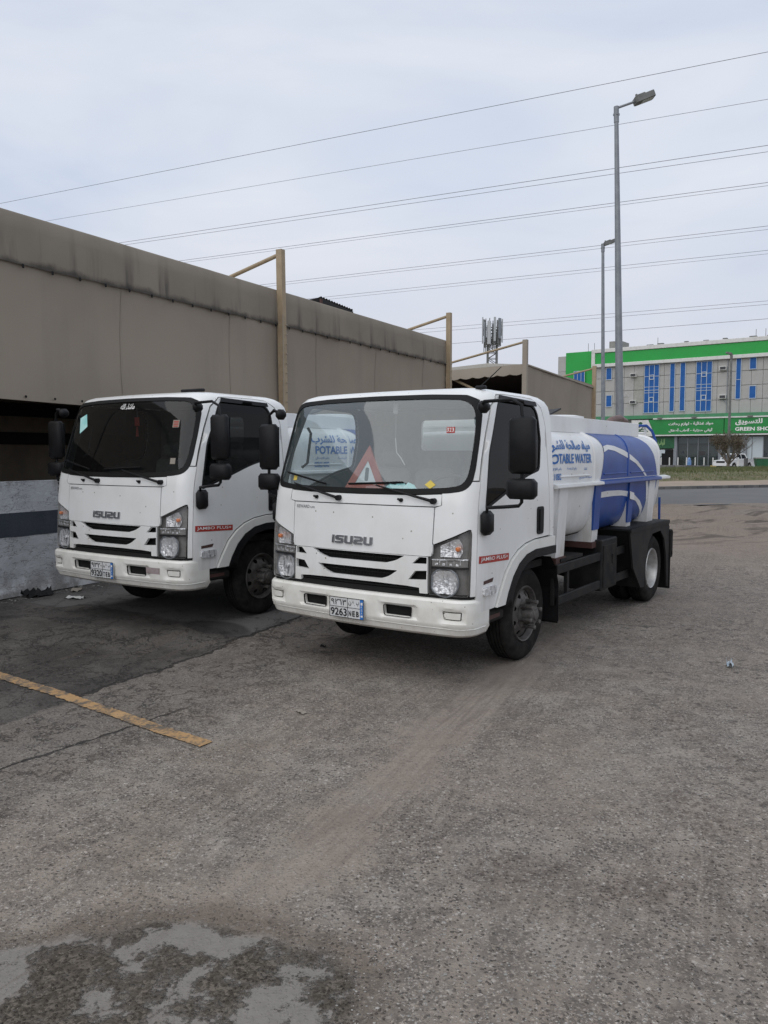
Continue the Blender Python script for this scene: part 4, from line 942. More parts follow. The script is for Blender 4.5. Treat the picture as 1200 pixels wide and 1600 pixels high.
# ================================================================ the ground
class NG:
    def __init__(s, m): s.nt = m.node_tree; s.n = s.nt.nodes; s.l = s.nt.links; tcn = s.n.new('ShaderNodeTexCoord'); s.obj = tcn.outputs['Object']
    def _in(s, sock, v):
        if isinstance(v, bpy.types.NodeSocket): s.l.new(v, sock)
        elif isinstance(v, tuple) and len(v) == 3 and sock.type == 'RGBA': sock.default_value = (*v, 1)
        else: sock.default_value = v
    def math(s, op, a, b=0., c=None):
        q = s.n.new('ShaderNodeMath'); q.operation = op; s._in(q.inputs[0], a); s._in(q.inputs[1], b)
        if c is not None: s._in(q.inputs[2], c)
        return q.outputs[0]
    def noise(s, sc_, det=3, rough=.55, vec=None, dist=0.):
        q = s.n.new('ShaderNodeTexNoise'); q.inputs['Scale'].default_value = sc_; q.inputs['Detail'].default_value = det; q.inputs['Roughness'].default_value = rough; q.inputs['Distortion'].default_value = dist
        s.l.new(vec or s.obj, q.inputs['Vector']); return q.outputs['Fac']
    def vor(s, sc_, out='Distance', vec=None):
        q = s.n.new('ShaderNodeTexVoronoi'); q.inputs['Scale'].default_value = sc_; s.l.new(vec or s.obj, q.inputs['Vector']); return q.outputs[out]
    def ramp(s, v, lo, hi, a=0., b=1.):
        q = s.n.new('ShaderNodeMapRange'); q.interpolation_type = 'SMOOTHSTEP'; s._in(q.inputs['Value'], v)
        for k, x in (('From Min', lo), ('From Max', hi), ('To Min', a), ('To Max', b)): q.inputs[k].default_value = x
        return q.outputs[0]
    def mix(s, f, a, b, mode='MIX'):
        q = s.n.new('ShaderNodeMix'); q.data_type = 'RGBA'; q.blend_type = mode; s._in(q.inputs[0], f); s._in(q.inputs[6], a); s._in(q.inputs[7], b); return q.outputs[2]
    def scale(s, v, loc=(0, 0, 0), rot=0.):
        q = s.n.new('ShaderNodeMapping'); q.inputs['Scale'].default_value = v; q.inputs['Location'].default_value = loc; q.inputs['Rotation'].default_value = (0, 0, rot); s.l.new(s.obj, q.inputs[0]); return q.outputs[0]
    def xyz(s):
        q = s.n.new('ShaderNodeSeparateXYZ'); s.l.new(s.obj, q.inputs[0]); return q.outputs
    def comb(s, a, b):
        q = s.n.new('ShaderNodeCombineXYZ'); s._in(q.inputs[0], a); s._in(q.inputs[1], b); return q.outputs[0]
    def mul(s, *a):
        o = a[0]
        for b in a[1:]: o = s.math('MULTIPLY', o, b)
        return o
    def sub1(s, a): return s.math('SUBTRACT', 1., a)
    def line(s, px, py, nx, ny):
        X = s.xyz(); return s.math('ADD', s.math('MULTIPLY', s.math('SUBTRACT', X[0], px), nx), s.math('MULTIPLY', s.math('SUBTRACT', X[1], py), ny))
    def blob(s, cx, cy, rx, ry, rot=0., amp=.5, ns=3., lo=1.1, hi=.8):
        a = s.line(cx, cy, cos(rot), sin(rot)); b = s.line(cx, cy, -sin(rot), cos(rot))
        a = s.math('DIVIDE', a, rx); b = s.math('DIVIDE', b, ry)
        d = s.math('SQRT', s.math('ADD', s.mul(a, a), s.mul(b, b)))
        d = s.math('ADD', d, s.math('MULTIPLY', s.math('SUBTRACT', s.noise(ns, 4), .5), amp * 2)); return s.ramp(d, hi, lo, 1., 0.)

gm = bpy.data.materials.new('worn_asphalt'); gm.use_nodes = True; g = NG(gm); pb = g.n['Principled BSDF']
big = g.noise(.35, 4); mid = g.noise(1.6, 5, .6); fine = g.noise(22, 4, .65); fine2 = g.noise(70, 3, .6)
wn = g.n.new('ShaderNodeTexNoise'); wn.inputs['Scale'].default_value = 38; wn.inputs['Detail'].default_value = 3; g.l.new(g.obj, wn.inputs['Vector'])
wa = g.n.new('ShaderNodeVectorMath'); wa.operation = 'MULTIPLY_ADD'; wa.inputs[1].default_value = (.030, .030, .030); g.l.new(wn.outputs['Color'], wa.inputs[0]); g.l.new(g.obj, wa.inputs[2]); WV = wa.outputs[0]
cell = g.vor(70, 'Color', WV); sepc = g.n.new('ShaderNodeSeparateColor'); g.l.new(cell, sepc.inputs[0]); cellv = sepc.outputs[0]; cellb = sepc.outputs[1]
cd_ = g.vor(70, 'Distance', WV); cell2 = g.vor(34, 'Color', WV); cd2 = g.vor(34, 'Distance', WV); sp2 = g.n.new('ShaderNodeSeparateColor'); g.l.new(cell2, sp2.inputs[0]); c2v = sp2.outputs[0]
base = g.mix(g.ramp(mid, .35, .68), (.278, .232, .190), (.355, .315, .270))
base = g.mix(g.ramp(big, .42, .62), base, (.300, .252, .210))
# aggregate: pale and dark chips, thinned out where dust has filled the surface
dusty = g.ramp(g.noise(.9, 4, .6, g.scale((1, 1, 1), (7, 3, 0))), .45, .62)
track = g.line(-.20, 3.60, .908, -.419)
along = g.line(-.20, 3.60, .419, .908); tuv = g.comb(g.math('MULTIPLY', track, 9.), g.math('MULTIPLY', along, .55))
trk = g.math('ADD', track, g.math('MULTIPLY', g.math('SUBTRACT', g.noise(1.3, 7, .75), .5), 1.0))
Y = g.xyz()[1]; Xx = g.xyz()[0]
band = g.mul(g.ramp(g.math('ABSOLUTE', trk), .05, .36, 1., 0.), g.ramp(Y, 2.4, 3.2), g.ramp(Y, 7, 10, 1., 0.), .8)
dust = g.math('MAXIMUM', g.math('MULTIPLY', dusty, .45), band)
chipvis = g.ramp(dust, 0., 1., 1., .38)
light = g.mul(g.ramp(cellv, .50, .70), g.ramp(cd_, .34, .46, 1., 0.), chipvis)
dark = g.mul(g.ramp(cellv, .36, .15), g.ramp(cd_, .40, .6, 1., 0.), chipvis)
base = g.mix(g.mul(light, g.ramp(g.noise(4, 5, .7), .35, .62, .35, .95)), base, g.mix(cellb, (.60, .545, .475), (.46, .445, .42)))
base = g.mix(g.math('MULTIPLY', dark, .75), base, (.075, .068, .062))
pits = g.mul(g.ramp(g.noise(30, 3, .7), .60, .70), chipvis)
clump = g.ramp(g.noise(5.5, 5, .7), .38, .62, .25, 1.)
large = g.mul(g.ramp(c2v, .78, .90), g.ramp(cd2, .22, .36, 1., 0.), chipvis); base = g.mix(g.math('MULTIPLY', large, .8), base, (.56, .51, .45))
larged = g.mul(g.ramp(c2v, .16, .08), g.ramp(cd2, .26, .42, 1., 0.), chipvis); base = g.mix(g.math('MULTIPLY', larged, .7), base, (.07, .062, .055))
gaps = g.mul(g.ramp(cd_, .42, .62), chipvis); base = g.mix(g.mul(gaps, clump, .8), base, (.095, .085, .076))
base = g.mix(g.math('MULTIPLY', pits, .7), base, (.06, .055, .05))
base = g.mix(g.mul(band, g.ramp(g.noise(5, 6, .75), .35, .6, .25, .8)), base, g.mix(g.ramp(g.noise(1.6, 5, .65, tuv), .35, .65), (.200, .160, .130), (.310, .256, .210)))
# dark mottling on the right, with lumps
mot = g.mul(g.ramp(g.noise(1.1, 3, .6, g.scale((1, 1, 1), (2.3, 9.1, 0))), .42, .56), g.ramp(Xx, .9, 2.4), g.ramp(Y, 12, 16, 1., 0.))
motn = g.mul(mot, g.ramp(g.noise(13, 3, .6), .55, .64))
base = g.mix(g.math('MULTIPLY', motn, .8), base, (.065, .055, .048))
for (cx, cy, rx, ry) in ((1.52, 3.75, .16, .34), (.55, 3.2, .28, .14), (1.0, 3.05, .25, .12), (1.95, 4.9, .12, .5)):
    base = g.mix(g.mul(g.blob(cx, cy, rx, ry, 0, .5, 6, 1.2, .5), g.ramp(g.noise(26, 3, .7), .42, .62), .55), base, (.085, .062, .05))
# smoother dark apron on the left
dA = g.line(-2.17, 5.56, -.896, .444); wob = g.math('MULTIPLY', g.math('SUBTRACT', g.noise(2.2, 5, .65), .5), .30)
dAw = g.math('ADD', dA, wob); apr = g.mul(g.ramp(dAw, -.03, .03), g.ramp(g.math('ADD', g.line(-2.13, 4.25, -.81, .59), wob), -.1, .1))
nearW = g.ramp(Y, 14, 20, 1., 0.)
apr = g.mul(apr, nearW)
apc = g.mix(g.ramp(mid, .38, .64), (.060, .054, .048), (.118, .106, .094))
apc = g.mix(g.mul(g.ramp(cellv, .80, .95), g.ramp(cd_, .2, .35, 1., 0.), .45), apc, (.22, .21, .20))
apc = g.mix(g.mul(g.ramp(fine, .56, .66), .6), apc, (.035, .031, .027))
base = g.mix(apr, base, apc)
# strip between the two cracks
dB = g.math('ADD', g.line(-2.13, 4.25, .81, -.59), wob)
mid_strip = g.mul(g.ramp(dAw, .03, -.03), g.ramp(g.math('ADD', dA, g.math('MULTIPLY', wob, 2.5)), -1.5, -.5), nearW)
base = g.mix(g.math('MULTIPLY', mid_strip, .42), base, (.105, .095, .086))
# paler old concrete in front of the rear truck
dC = g.math('ADD', g.line(-3.69, 8.87, .569, .822), g.math('MULTIPLY', wob, .8))
lc_ = g.mul(g.ramp(dC, -.03, .04), apr); base = g.mix(g.math('MULTIPLY', lc_, .85), base, g.mix(fine, (.12, .117, .112), (.17, .165, .16)))
base = g.mix(g.math('MULTIPLY', g.blob(-1.62, 7.50, .40, .20, -.4, .25, 3), .85), base, (.035, .032, .030))
base = g.mix(g.math('MULTIPLY', g.blob(-3.0, 7.9, .9, .25, -.5, .5, 2), .6), base, (.05, .047, .044))
# cracks
def crack(d, w_, amp, sc_):
    q = g.math('ADD', d, g.math('MULTIPLY', g.math('SUBTRACT', g.noise(sc_, 5, .75), .5), amp)); return g.ramp(g.math('ABSOLUTE', q), w_ * .4, w_, 1., 0.)
ck = g.mul(crack(dAw, .022, .06, 14), nearW, g.ramp(Y, 5.2, 5.6))
ck2 = g.mul(crack(g.line(-2.13, 4.25, -.81, .59), .015, .10, 9), g.ramp(Xx, -1.2, -1.5), nearW)
ck3 = g.mul(g.ramp(g.math('ABSOLUTE', g.math('SUBTRACT', g.noise(1.9, 6, .7), .5)), .004, .012, 1., 0.), g.math('MAXIMUM', apr, mid_strip))
cks = g.math('MAXIMUM', ck, g.math('MAXIMUM', ck2, g.math('MULTIPLY', ck3, .55)))
base = g.mix(g.math('MULTIPLY', cks, .85), base, (.022, .02, .018))
# damp edge and broken patch at the lower left: smooth pale concrete islands in dark coarse asphalt
pb_ = g.blob(-.82, 2.30, .72, .52, 0, .35, 2.2, 1.05, .92)
isl = g.ramp(g.math('ADD', g.noise(4.2, 6, .62, None, .2), g.math('MULTIPLY', g.math('SUBTRACT', g.noise(34, 4, .7), .5), .26)), .45, .56)
pc = g.mix(isl, g.mix(g.math('MAXIMUM', g.ramp(cellv, .62, .9), g.ramp(fine2, .4, .7, 0., .6)), (.055, .045, .034), (.15, .128, .102)), g.mix(fine, (.165, .150, .134), (.255, .236, .212)))
base = g.mix(pb_, base, pc)
ringm = g.mul(g.blob(-.82, 2.30, .80, .60, 0, .35, 2.2, 1.15, .92), g.sub1(pb_)); base = g.mix(g.math('MULTIPLY', ringm, .5), base, (.10, .075, .055))
# brown earth round the ruts and towards the road; dark streaks paint shaded hollows
far_ = g.mul(g.ramp(Y, 10, 17), g.ramp(g.noise(.25, 4), .30, .55)); base = g.mix(g.math('MULTIPLY', far_, .75), base, (.27, .215, .17))
rut = g.mul(g.ramp(Y, 14, 17), g.ramp(Y, 28, 24, 0., 1.), g.ramp(Xx, 2.5, 5.), g.ramp(g.noise(.55, 6, .65, g.comb(g.line(0, 0, .8, .2), g.line(0, 0, -.9, 3.0))), .50, .60)); base = g.mix(g.math('MULTIPLY', rut, .75), base, (.055, .042, .033))
# darker speckled strip near the boundary wall
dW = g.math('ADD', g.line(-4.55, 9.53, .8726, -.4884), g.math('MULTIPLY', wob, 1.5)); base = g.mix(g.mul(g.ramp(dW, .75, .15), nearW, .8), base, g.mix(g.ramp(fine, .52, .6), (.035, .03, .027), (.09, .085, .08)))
trc = g.mul(g.ramp(g.math('ABSOLUTE', g.math('SUBTRACT', g.noise(1.0, 3, .5, tuv), .5)), .0, .05, 1., 0.), g.ramp(g.noise(.8, 3, .5, g.scale((1, 1, 1), (4, 4, 0))), .45, .6)); base = g.mix(g.math('MULTIPLY', trc, .35), base, (.12, .098, .08))
drip = g.ramp(g.vor(3.2), .045, .02); drip = g.mul(drip, g.ramp(g.noise(.9, 2), .5, .55)); base = g.mix(g.math('MULTIPLY', drip, .75), base, (.05, .045, .04))
tone = g.noise(.12, 2); base = g.mix(g.ramp(tone, .3, .7, 0., .25), base, (.16, .155, .15))
g.l.new(base, pb.inputs['Base Color']); pb.inputs['Roughness'].default_value = .93; pb.inputs['Specular IOR Level'].default_value = .25
hgt = g.math('ADD', g.math('MULTIPLY', g.mul(g.ramp(cd_, .0, .5, 1., 0.), chipvis), .45), g.math('ADD', g.math('MULTIPLY', fine2, .35), g.math('MULTIPLY', g.noise(12, 4, .6), .8)))
hgt = g.math('SUBTRACT', hgt, g.math('MULTIPLY', cks, 1.6)); smooth_ = g.math('MAXIMUM', g.mul(pb_, isl), g.math('MULTIPLY', lc_, .7)); hgt = g.math('MULTIPLY', hgt, g.ramp(smooth_, 0., 1., 1., .25))
bp = g.n.new('ShaderNodeBump'); bp.inputs['Strength'].default_value = 1.; bp.inputs['Distance'].default_value = .022; g.l.new(hgt, bp.inputs['Height']); g.l.new(bp.outputs[0], pb.inputs['Normal'])
M['ground'] = gm
def gh(x, y):
    """relief of the ground sheet: gentle, with churned ruts before the road"""
    if y > 31 or y < .5 or x < -14 or x > 34: return 0.
    e = min(1, (31 - y) / 3, (y - .5) / 1, (x + 14) / 3, (34 - x) / 3)
    z = (noise.noise(Vector((x * .6, y * .6, 0))) * .012 + noise.noise(Vector((x * 3.1, y * 3.1, 5))) * .005)
    m = max(0, min(1, (y - 14.5) / 3)) * max(0, min(1, (28 - y) / 3))
    # keep the ground level where the trucks stand
    if m > 0: rg_ = max(0, min(1, (x - 4.5) / 3)); z += m * rg_ * (.10 - abs(noise.noise(Vector((x * .30 + y * .12, y * .75 - x * .22, 3)))) * .52 + noise.noise(Vector((x * .7, y * 2.3, 8))) * .05)
    d = (x + 2.17) * -.896 + (y - 5.56) * .444          # the slab under the rear truck stands a little higher
    sm = lambda a, b, v: (lambda t: t * t * (3 - 2 * t))(max(0, min(1, (v - a) / (b - a))))
    slab = .086 * sm(-.35, .30, d) * sm(6.7, 7.6, y) * (1 - sm(2.35, 2.9, d)) * (1 - sm(16, 20, y))
    return min(z * e, .03 + m * .20) - .006 + slab
xs = [-900, -400, -160, -70, -35, -20, -14]; x = -14
while x < 34: x += .09 if -3 < x < 5 else (.16 if -6 < x < 14 else .35); xs.append(x)
xs += [40, 60, 110, 220, 500, 900]
ys = [-200, -60, -20, -6, -1, 1]; y = 1
while y < 31: y += .06 if y < 6 else (.10 if y < 14 else .13); ys.append(y)
ys += [34, 40, 50, 70, 110, 200, 400, 900, 2000]
vs = [(a, b, gh(a, b)) for b in ys for a in xs]; nx_ = len(xs)
mb = MB(); mb.add(vs, [(j * nx_ + i, j * nx_ + i + 1, (j + 1) * nx_ + i + 1, (j + 1) * nx_ + i) for j in range(len(ys) - 1) for i in range(nx_ - 1)])
tag(mb.obj('ground', gm, None, 180, fix=False), kind='structure')

# faded yellow bay line, broken edges
def ragged(p0, p1, w_, amp, n=70, z=.010):
    p0, p1 = Vector(p0), Vector(p1); t = (p1 - p0).normalized(); nn = Vector((-t.y, t.x)); L_ = []; R_ = []
    for i in range(n + 1):
        c = p0.lerp(p1, i / n); a = noise.noise(Vector((i * .55, 0, 1))) * amp; b = noise.noise(Vector((i * .55, 9, 4))) * amp
        for (lst, s_, q) in ((L_, 1, a), (R_, -1, b)): v = c + nn * (s_ * w_ / 2 + q); lst.append((v.x, v.y))
    return L_, R_
ylm = bpy.data.materials.new('worn_yellow_paint'); ylm.use_nodes = True; yy = NG(ylm); p2 = yy.n['Principled BSDF']
wr = yy.ramp(yy.math('ADD', yy.noise(7, 5, .7), yy.math('MULTIPLY', yy.noise(45, 3), .34)), .58, .80)
yc = yy.mix(yy.noise(3, 4), (.38, .215, .085), (.46, .30, .15)); yc = yy.mix(wr, yc, (.11, .095, .078)); yy.l.new(yc, p2.inputs['Base Color']); p2.inputs['Roughness'].default_value = .9
ybp = yy.n.new('ShaderNodeBump'); ybp.inputs['Strength'].default_value = .6; ybp.inputs['Distance'].default_value = .01; yy.l.new(yy.noise(60, 3), ybp.inputs['Height']); yy.l.new(ybp.outputs[0], p2.inputs['Normal'])
A_, B_ = ragged((-5.05, 7.62), (-1.07, 4.615), .102, .022, 220)
mb = MB(); vs = [(p[0], p[1], gh(*p) + .007) for pr_ in zip(A_, B_) for p in (pr_[0], (pr_[0][0] * .5 + pr_[1][0] * .5, pr_[0][1] * .5 + pr_[1][1] * .5), pr_[1])]
mb.add(vs, [(3 * i + k, 3 * i + k + 1, 3 * i + k + 4, 3 * i + k + 3) for i in range(len(A_) - 1) for k in (0, 1)])
tag(mb.obj('yellow_line', ylm, None, 180), kind='structure')

# road, kerb, verge, grass bank
KD = Vector((.94, .341)).normalized(); KN = Vector((-KD.y, KD.x)); K0 = Vector((13.69, 38.4))
def kp(s, n, z): q = K0 + KD * s + KN * n; return (q.x, q.y, z)
rdm = mat('road_asphalt', (.105, .105, .106), .85, c2=(.135, .133, .13), scale=.6, lo=.3, hi=.7, bump=.3, bscale=60)
mb = MB(); n_ = 60
top = [kp(-130 + i * 5, -.02, .004) for i in range(n_)]; bot = [kp(-130 + i * 5, -10.2 + noise.noise(Vector((i * .9, 0, 0))) * .8, .004) for i in range(n_)]
mb.add(top + bot, [(i, i + 1, n_ + i + 1, n_ + i) for i in range(n_ - 1)]); tag(mb.obj('road', rdm, None), kind='structure')
mb = MB()
ks = thing('kerb', 'long dark kerb of concrete blocks along the far road edge', 'kerb')
kbm = MB(); kbm.box((.49, .09, .07), (.97, .18, .15), bev=.012); kmesh = [kbm.mesh('kerb_block', M['kerb'])]
kbm2 = MB(); kbm2.box((.49, .09, .07), (.97, .18, .15), bev=.012); kmesh.append(kbm2.mesh('kerb_block', mat('kerb_pale', (.17, .165, .155), .85, c2=(.11, .11, .105), scale=2)))
for i in range(34):
    o = link('kerb_block', kmesh[(i // 3) % 2 == 0 and i % 4 > 0], ks); o.location = kp(-6 + i, 0, 0); o.rotation_euler = (0, 0, atan2(KD.y, KD.x))
sand = mat('pale_sand', (.34, .27, .21), .95, c2=(.27, .215, .165), scale=1.2, lo=.35, hi=.65, bump=.6, bscale=8)
bankm = mat('bank_soil', (.085, .095, .035), .95, c2=(.17, .14, .085), scale=1.1, lo=.4, hi=.65, bump=.8, bscale=6)
def bankz(n, s):
    a = .14
    if n < 5.5: z = a
    else: z = a + .50 * min(1, (n - 5.5) / 3.0)**.8
    if n > 17: z = max(.12, z - (n - 17) * .12)
    return z + noise.noise(Vector((s * .25, n * .4, 0))) * .07 * min(1, max(0, n - 3) / 3)
mb = MB(); ss = [-110 + i * 2.0 for i in range(100)]; nn_ = [.18, 1, 2.2, 3.4, 4.6, 5.5]
mb.add([kp(s_, q, .13 if q < .2 else bankz(q, s_)) for q in nn_ for s_ in ss], [(j * 100 + i, j * 100 + i + 1, (j + 1) * 100 + i + 1, (j + 1) * 100 + i) for j in range(5) for i in range(99)])
tag(mb.obj('sand_verge', sand, None, 180), kind='structure')
nn_ = [5.5, 6, 6.5, 7.2, 8, 9, 10, 12, 14, 17, 20, 23]
mb = MB(); mb.add([kp(s_, q, bankz(q, s_)) for q in nn_ for s_ in ss], [(j * 100 + i, j * 100 + i + 1, (j + 1) * 100 + i + 1, (j + 1) * 100 + i) for j in range(len(nn_) - 1) for i in range(99)])
tag(mb.obj('grass_bank', bankm, None, 180), kind='structure')
rg = random.Random(3)
grass = [mat('grass_green', (.085, .105, .035), .9, c2=(.13, .145, .06), scale=.8), mat('grass_dry', (.19, .15, .08), .9, c2=(.25, .20, .12), scale=.8)]
mb = MB()
for i in range(26000):
    s_ = rg.uniform(-4, 30); q = rg.uniform(5.6, 18); cov = noise.noise(Vector((s_ * .22, q * .6, 4)))
    p = Vector(kp(s_, q, bankz(q, s_) - .02)); hgt_ = rg.uniform(.08, .20) * (1.1 if q > 8 else .8); a = rg.uniform(0, 6.28); wd = .025
    dry = cov * 1.2 + (8.0 - q) * .16 + rg.uniform(-.3, .3) > .42
    if q < 8 and rg.random() < .35: continue
    mb.cur = 1 if dry else 0
    t = Vector((cos(a), sin(a), 0)); lean = Vector((rg.uniform(-.06, .06), rg.uniform(-.06, .06), hgt_))
    mb.add([p - t * wd, p + t * wd, p + lean], [(0, 1, 2)])
tag(mb.obj('grass', grass, None, None, fix=False), 'short green and dry grass covering the bank beyond the road', kind='stuff')
# car park ground by the shop
mb = MB(); mb.add([kp(-60, 22.9, .02), kp(75, 22.9, .02), kp(75, 130, .02), kp(-60, 130, .02)], [(0, 1, 2, 3)]); tag(mb.obj('car_park', mat('car_park_paving', (.24, .21, .18), .9, c2=(.19, .17, .15), scale=.4), None), kind='structure')

# loose stones
rg = random.Random(11); mb = MB()
ico = [(0, 0, 1), (.89, 0, .3), (.2, .8, .2), (-.75, .45, .25), (-.7, -.5, .3), (.25, -.85, .25), (0, 0, -.4)]
icf = [(0, 1, 2), (0, 2, 3), (0, 3, 4), (0, 4, 5), (0, 5, 1), (6, 2, 1), (6, 3, 2), (6, 4, 3), (6, 5, 4), (6, 1, 5)]
for i in range(24000):
    y = 2.1 + 9 * rg.random()**1.8; x = rg.uniform(-.55, .55) * y * 1.05
    if (x + 2.17) * -.896 + (y - 5.56) * .444 > 0 and rg.random() < .85: continue
    dd = noise.noise(Vector((x * .7, y * .7, 2)))
    if dd < -.1 + rg.uniform(-.2, .2): continue
    tq = abs((x + .2) * .908 - (y - 3.6) * .419)
    if tq < .35 and rg.random() < .8: continue
    if hypot((x + .82) / .72, (y - 2.3) / .52) < 1 and rg.random() < .9: continue
    r = .0018 + .0035 * rg.random()**3 * (2.2 if rg.random() < .06 else 1); a = rg.uniform(0, 6.28); mb.cur = rg.choice((0, 0, 1, 2))
    z = gh(x, y)
    mb.add([(x + r * (cos(a) * p[0] - sin(a) * p[1]) * (1 + .3 * rg.random()), y + r * (sin(a) * p[0] + cos(a) * p[1]), z + r * .6 * p[2]) for p in ico], icf)
tag(mb.obj('gravel', [mat('stone_grey', (.25, .24, .22), .9), mat('stone_pale', (.36, .34, .31), .9), mat('stone_dark', (.09, .082, .075), .9)], None, None, fix=False), 'small loose grey stones scattered over the worn asphalt', kind='stuff')

# ================================================================ boundary wall and car shelters
WD = Vector((.48842, .87261)); WNn = Vector((.87261, -.48842)); W0 = Vector((-4.63, 9.39)); WRZ = atan2(WD.y, WD.x)
# local frame: x along the wall away from the camera, y behind (away from the yard), z up
WM = Matrix.Translation((W0.x, W0.y, 0)) @ Matrix.Rotation(WRZ, 4, 'Z')
wallm = bpy.data.materials.new('dirty_whitewash'); wallm.use_nodes = True; q = NG(wallm); pbw = q.n['Principled BSDF']
Z = q.xyz()[2]
wc = q.mix(q.ramp(q.noise(1.6, 5, .6), .4, .65), (.50, .515, .53), (.40, .41, .42))
wc = q.mix(q.mul(q.ramp(Z, 1.15, 1.42), q.ramp(q.noise(3.5, 5, .65, q.scale((1, 1, .35))), .40, .6), .65), wc, (.19, .18, .165))
wc = q.mix(q.mul(q.ramp(q.math('ABSOLUTE', q.math('SUBTRACT', q.noise(2.3, 6, .75, q.scale((.5, 1, 1.5))), .5)), .002, .009, 1., 0.), .7), wc, (.07, .065, .06))
wc = q.mix(q.mul(q.ramp(Z, .42, .0), q.ramp(q.noise(4, 5, .65), .38, .6), .8), wc, (.12, .11, .10))
q.l.new(wc, pbw.inputs['Base Color']); pbw.inputs['Roughness'].default_value = .9
bp = q.n.new('ShaderNodeBump'); bp.inputs['Strength'].default_value = .7; bp.inputs['Distance'].default_value = .02; q.l.new(q.math('ADD', q.noise(9, 5, .65), q.math('MULTIPLY', q.noise(60, 3), .3)), bp.inputs['Height']); q.l.new(bp.outputs[0], pbw.inputs['Normal'])
bw = thing('boundary_wall', 'low rough white wall with a dark blue painted band, left of the trucks', 'wall'); bw.matrix_world = WM
mb = MB(); L0, L1 = -7, 13.6
nz = 24; nxw = 180
vs = []
for j in range(nz + 1):
    for i in range(nxw + 1):
        x_ = lerp(L0, L1, i / nxw); z_ = 1.40 * j / nz
        vs.append((x_, noise.noise(Vector((x_ * 2, z_ * 2.5, 0))) * .014 + noise.noise(Vector((x_ * 7, z_ * 7, 3))) * .004 - (max(0, .16 - z_)**1 * .45), z_ + (noise.noise(Vector((x_ * 1.5, 0, 0))) * .008 if j == nz else 0)))
mb.add(vs, [(j * (nxw + 1) + i, j * (nxw + 1) + i + 1, (j + 1) * (nxw + 1) + i + 1, (j + 1) * (nxw + 1) + i) for j in range(nz) for i in range(nxw)])
mb.add([(L0, 0, 1.398), (L1, 0, 1.398), (L1, .2, 1.40), (L0, .2, 1.40)], [(0, 1, 2, 3)]); mb.box(((L0 + L1) / 2, .215, .69), (L1 - L0, .03, 1.38))
mb.obj('wall_face', wallm, bw, 60)
mb = MB(); A_, B_ = [], []
vs = []
for i in range(nxw + 1):
    x_ = lerp(L0, L1, i / nxw)
    for z_ in (.725 + noise.noise(Vector((x_ * 5, 1, 0))) * .008, .875, 1.02 + noise.noise(Vector((x_ * 5, 7, 0))) * .006): vs.append((x_, noise.noise(Vector((x_ * 2, z_ * 2.5, 0))) * .014 + noise.noise(Vector((x_ * 7, z_ * 7, 3))) * .004 - .004, z_))
mb.add(vs, [(3 * i + k, 3 * i + k + 1, 3 * i + k + 4, 3 * i + k + 3) for i in range(nxw) for k in (0, 1)])
mb.obj('painted_band', mat('navy_band', (.028, .036, .052), .8, c2=(.045, .052, .066), scale=3, bump=.4, bscale=30), bw, 60)

canv = bpy.data.materials.new('canvas_sheet'); canv.use_nodes = True; q = NG(canv); pbw = q.n['Principled BSDF']; Z = q.xyz()[2]
cc = q.mix(q.ramp(q.noise(.5, 3), .35, .65), (.300, .256, .202), (.268, .228, .180))
cc = q.mix(q.mul(q.ramp(q.noise(2.2, 4, .6, q.scale((1, 1, .10))), .52, .66), .25), cc, (.22, .19, .155))
q.l.new(cc, pbw.inputs['Base Color']); pbw.inputs['Roughness'].default_value = .9
bp = q.n.new('ShaderNodeBump'); bp.inputs['Strength'].default_value = .35; bp.inputs['Distance'].default_value = .02; q.l.new(q.noise(1.8, 3, .5, q.scale((1, 1, .3))), bp.inputs['Height']); q.l.new(bp.outputs[0], pbw.inputs['Normal'])
canvt = bpy.data.materials.new('stained_canvas_sheet'); canvt.use_nodes = True; q = NG(canvt); pbw = q.n['Principled BSDF']; Z = q.xyz()[2]
cc = q.mix(q.ramp(q.noise(.7, 4), .35, .65), (.235, .204, .163), (.200, .173, .138))
st1 = q.mul(q.ramp(q.noise(3.0, 5, .6, q.scale((1, 1, .08))), .50, .68), q.ramp(Z, 4.55, 4.1, .25, 1.)); cc = q.mix(q.math('MULTIPLY', st1, .75), cc, (.05, .045, .040))
st2 = q.mul(q.ramp(q.math('ADD', Z, q.math('MULTIPLY', q.noise(3, 5, .7), .22)), 4.24, 4.14), .8); cc = q.mix(st2, cc, (.028, .025, .022))
q.l.new(cc, pbw.inputs['Base Color']); pbw.inputs['Roughness'].default_value = .9

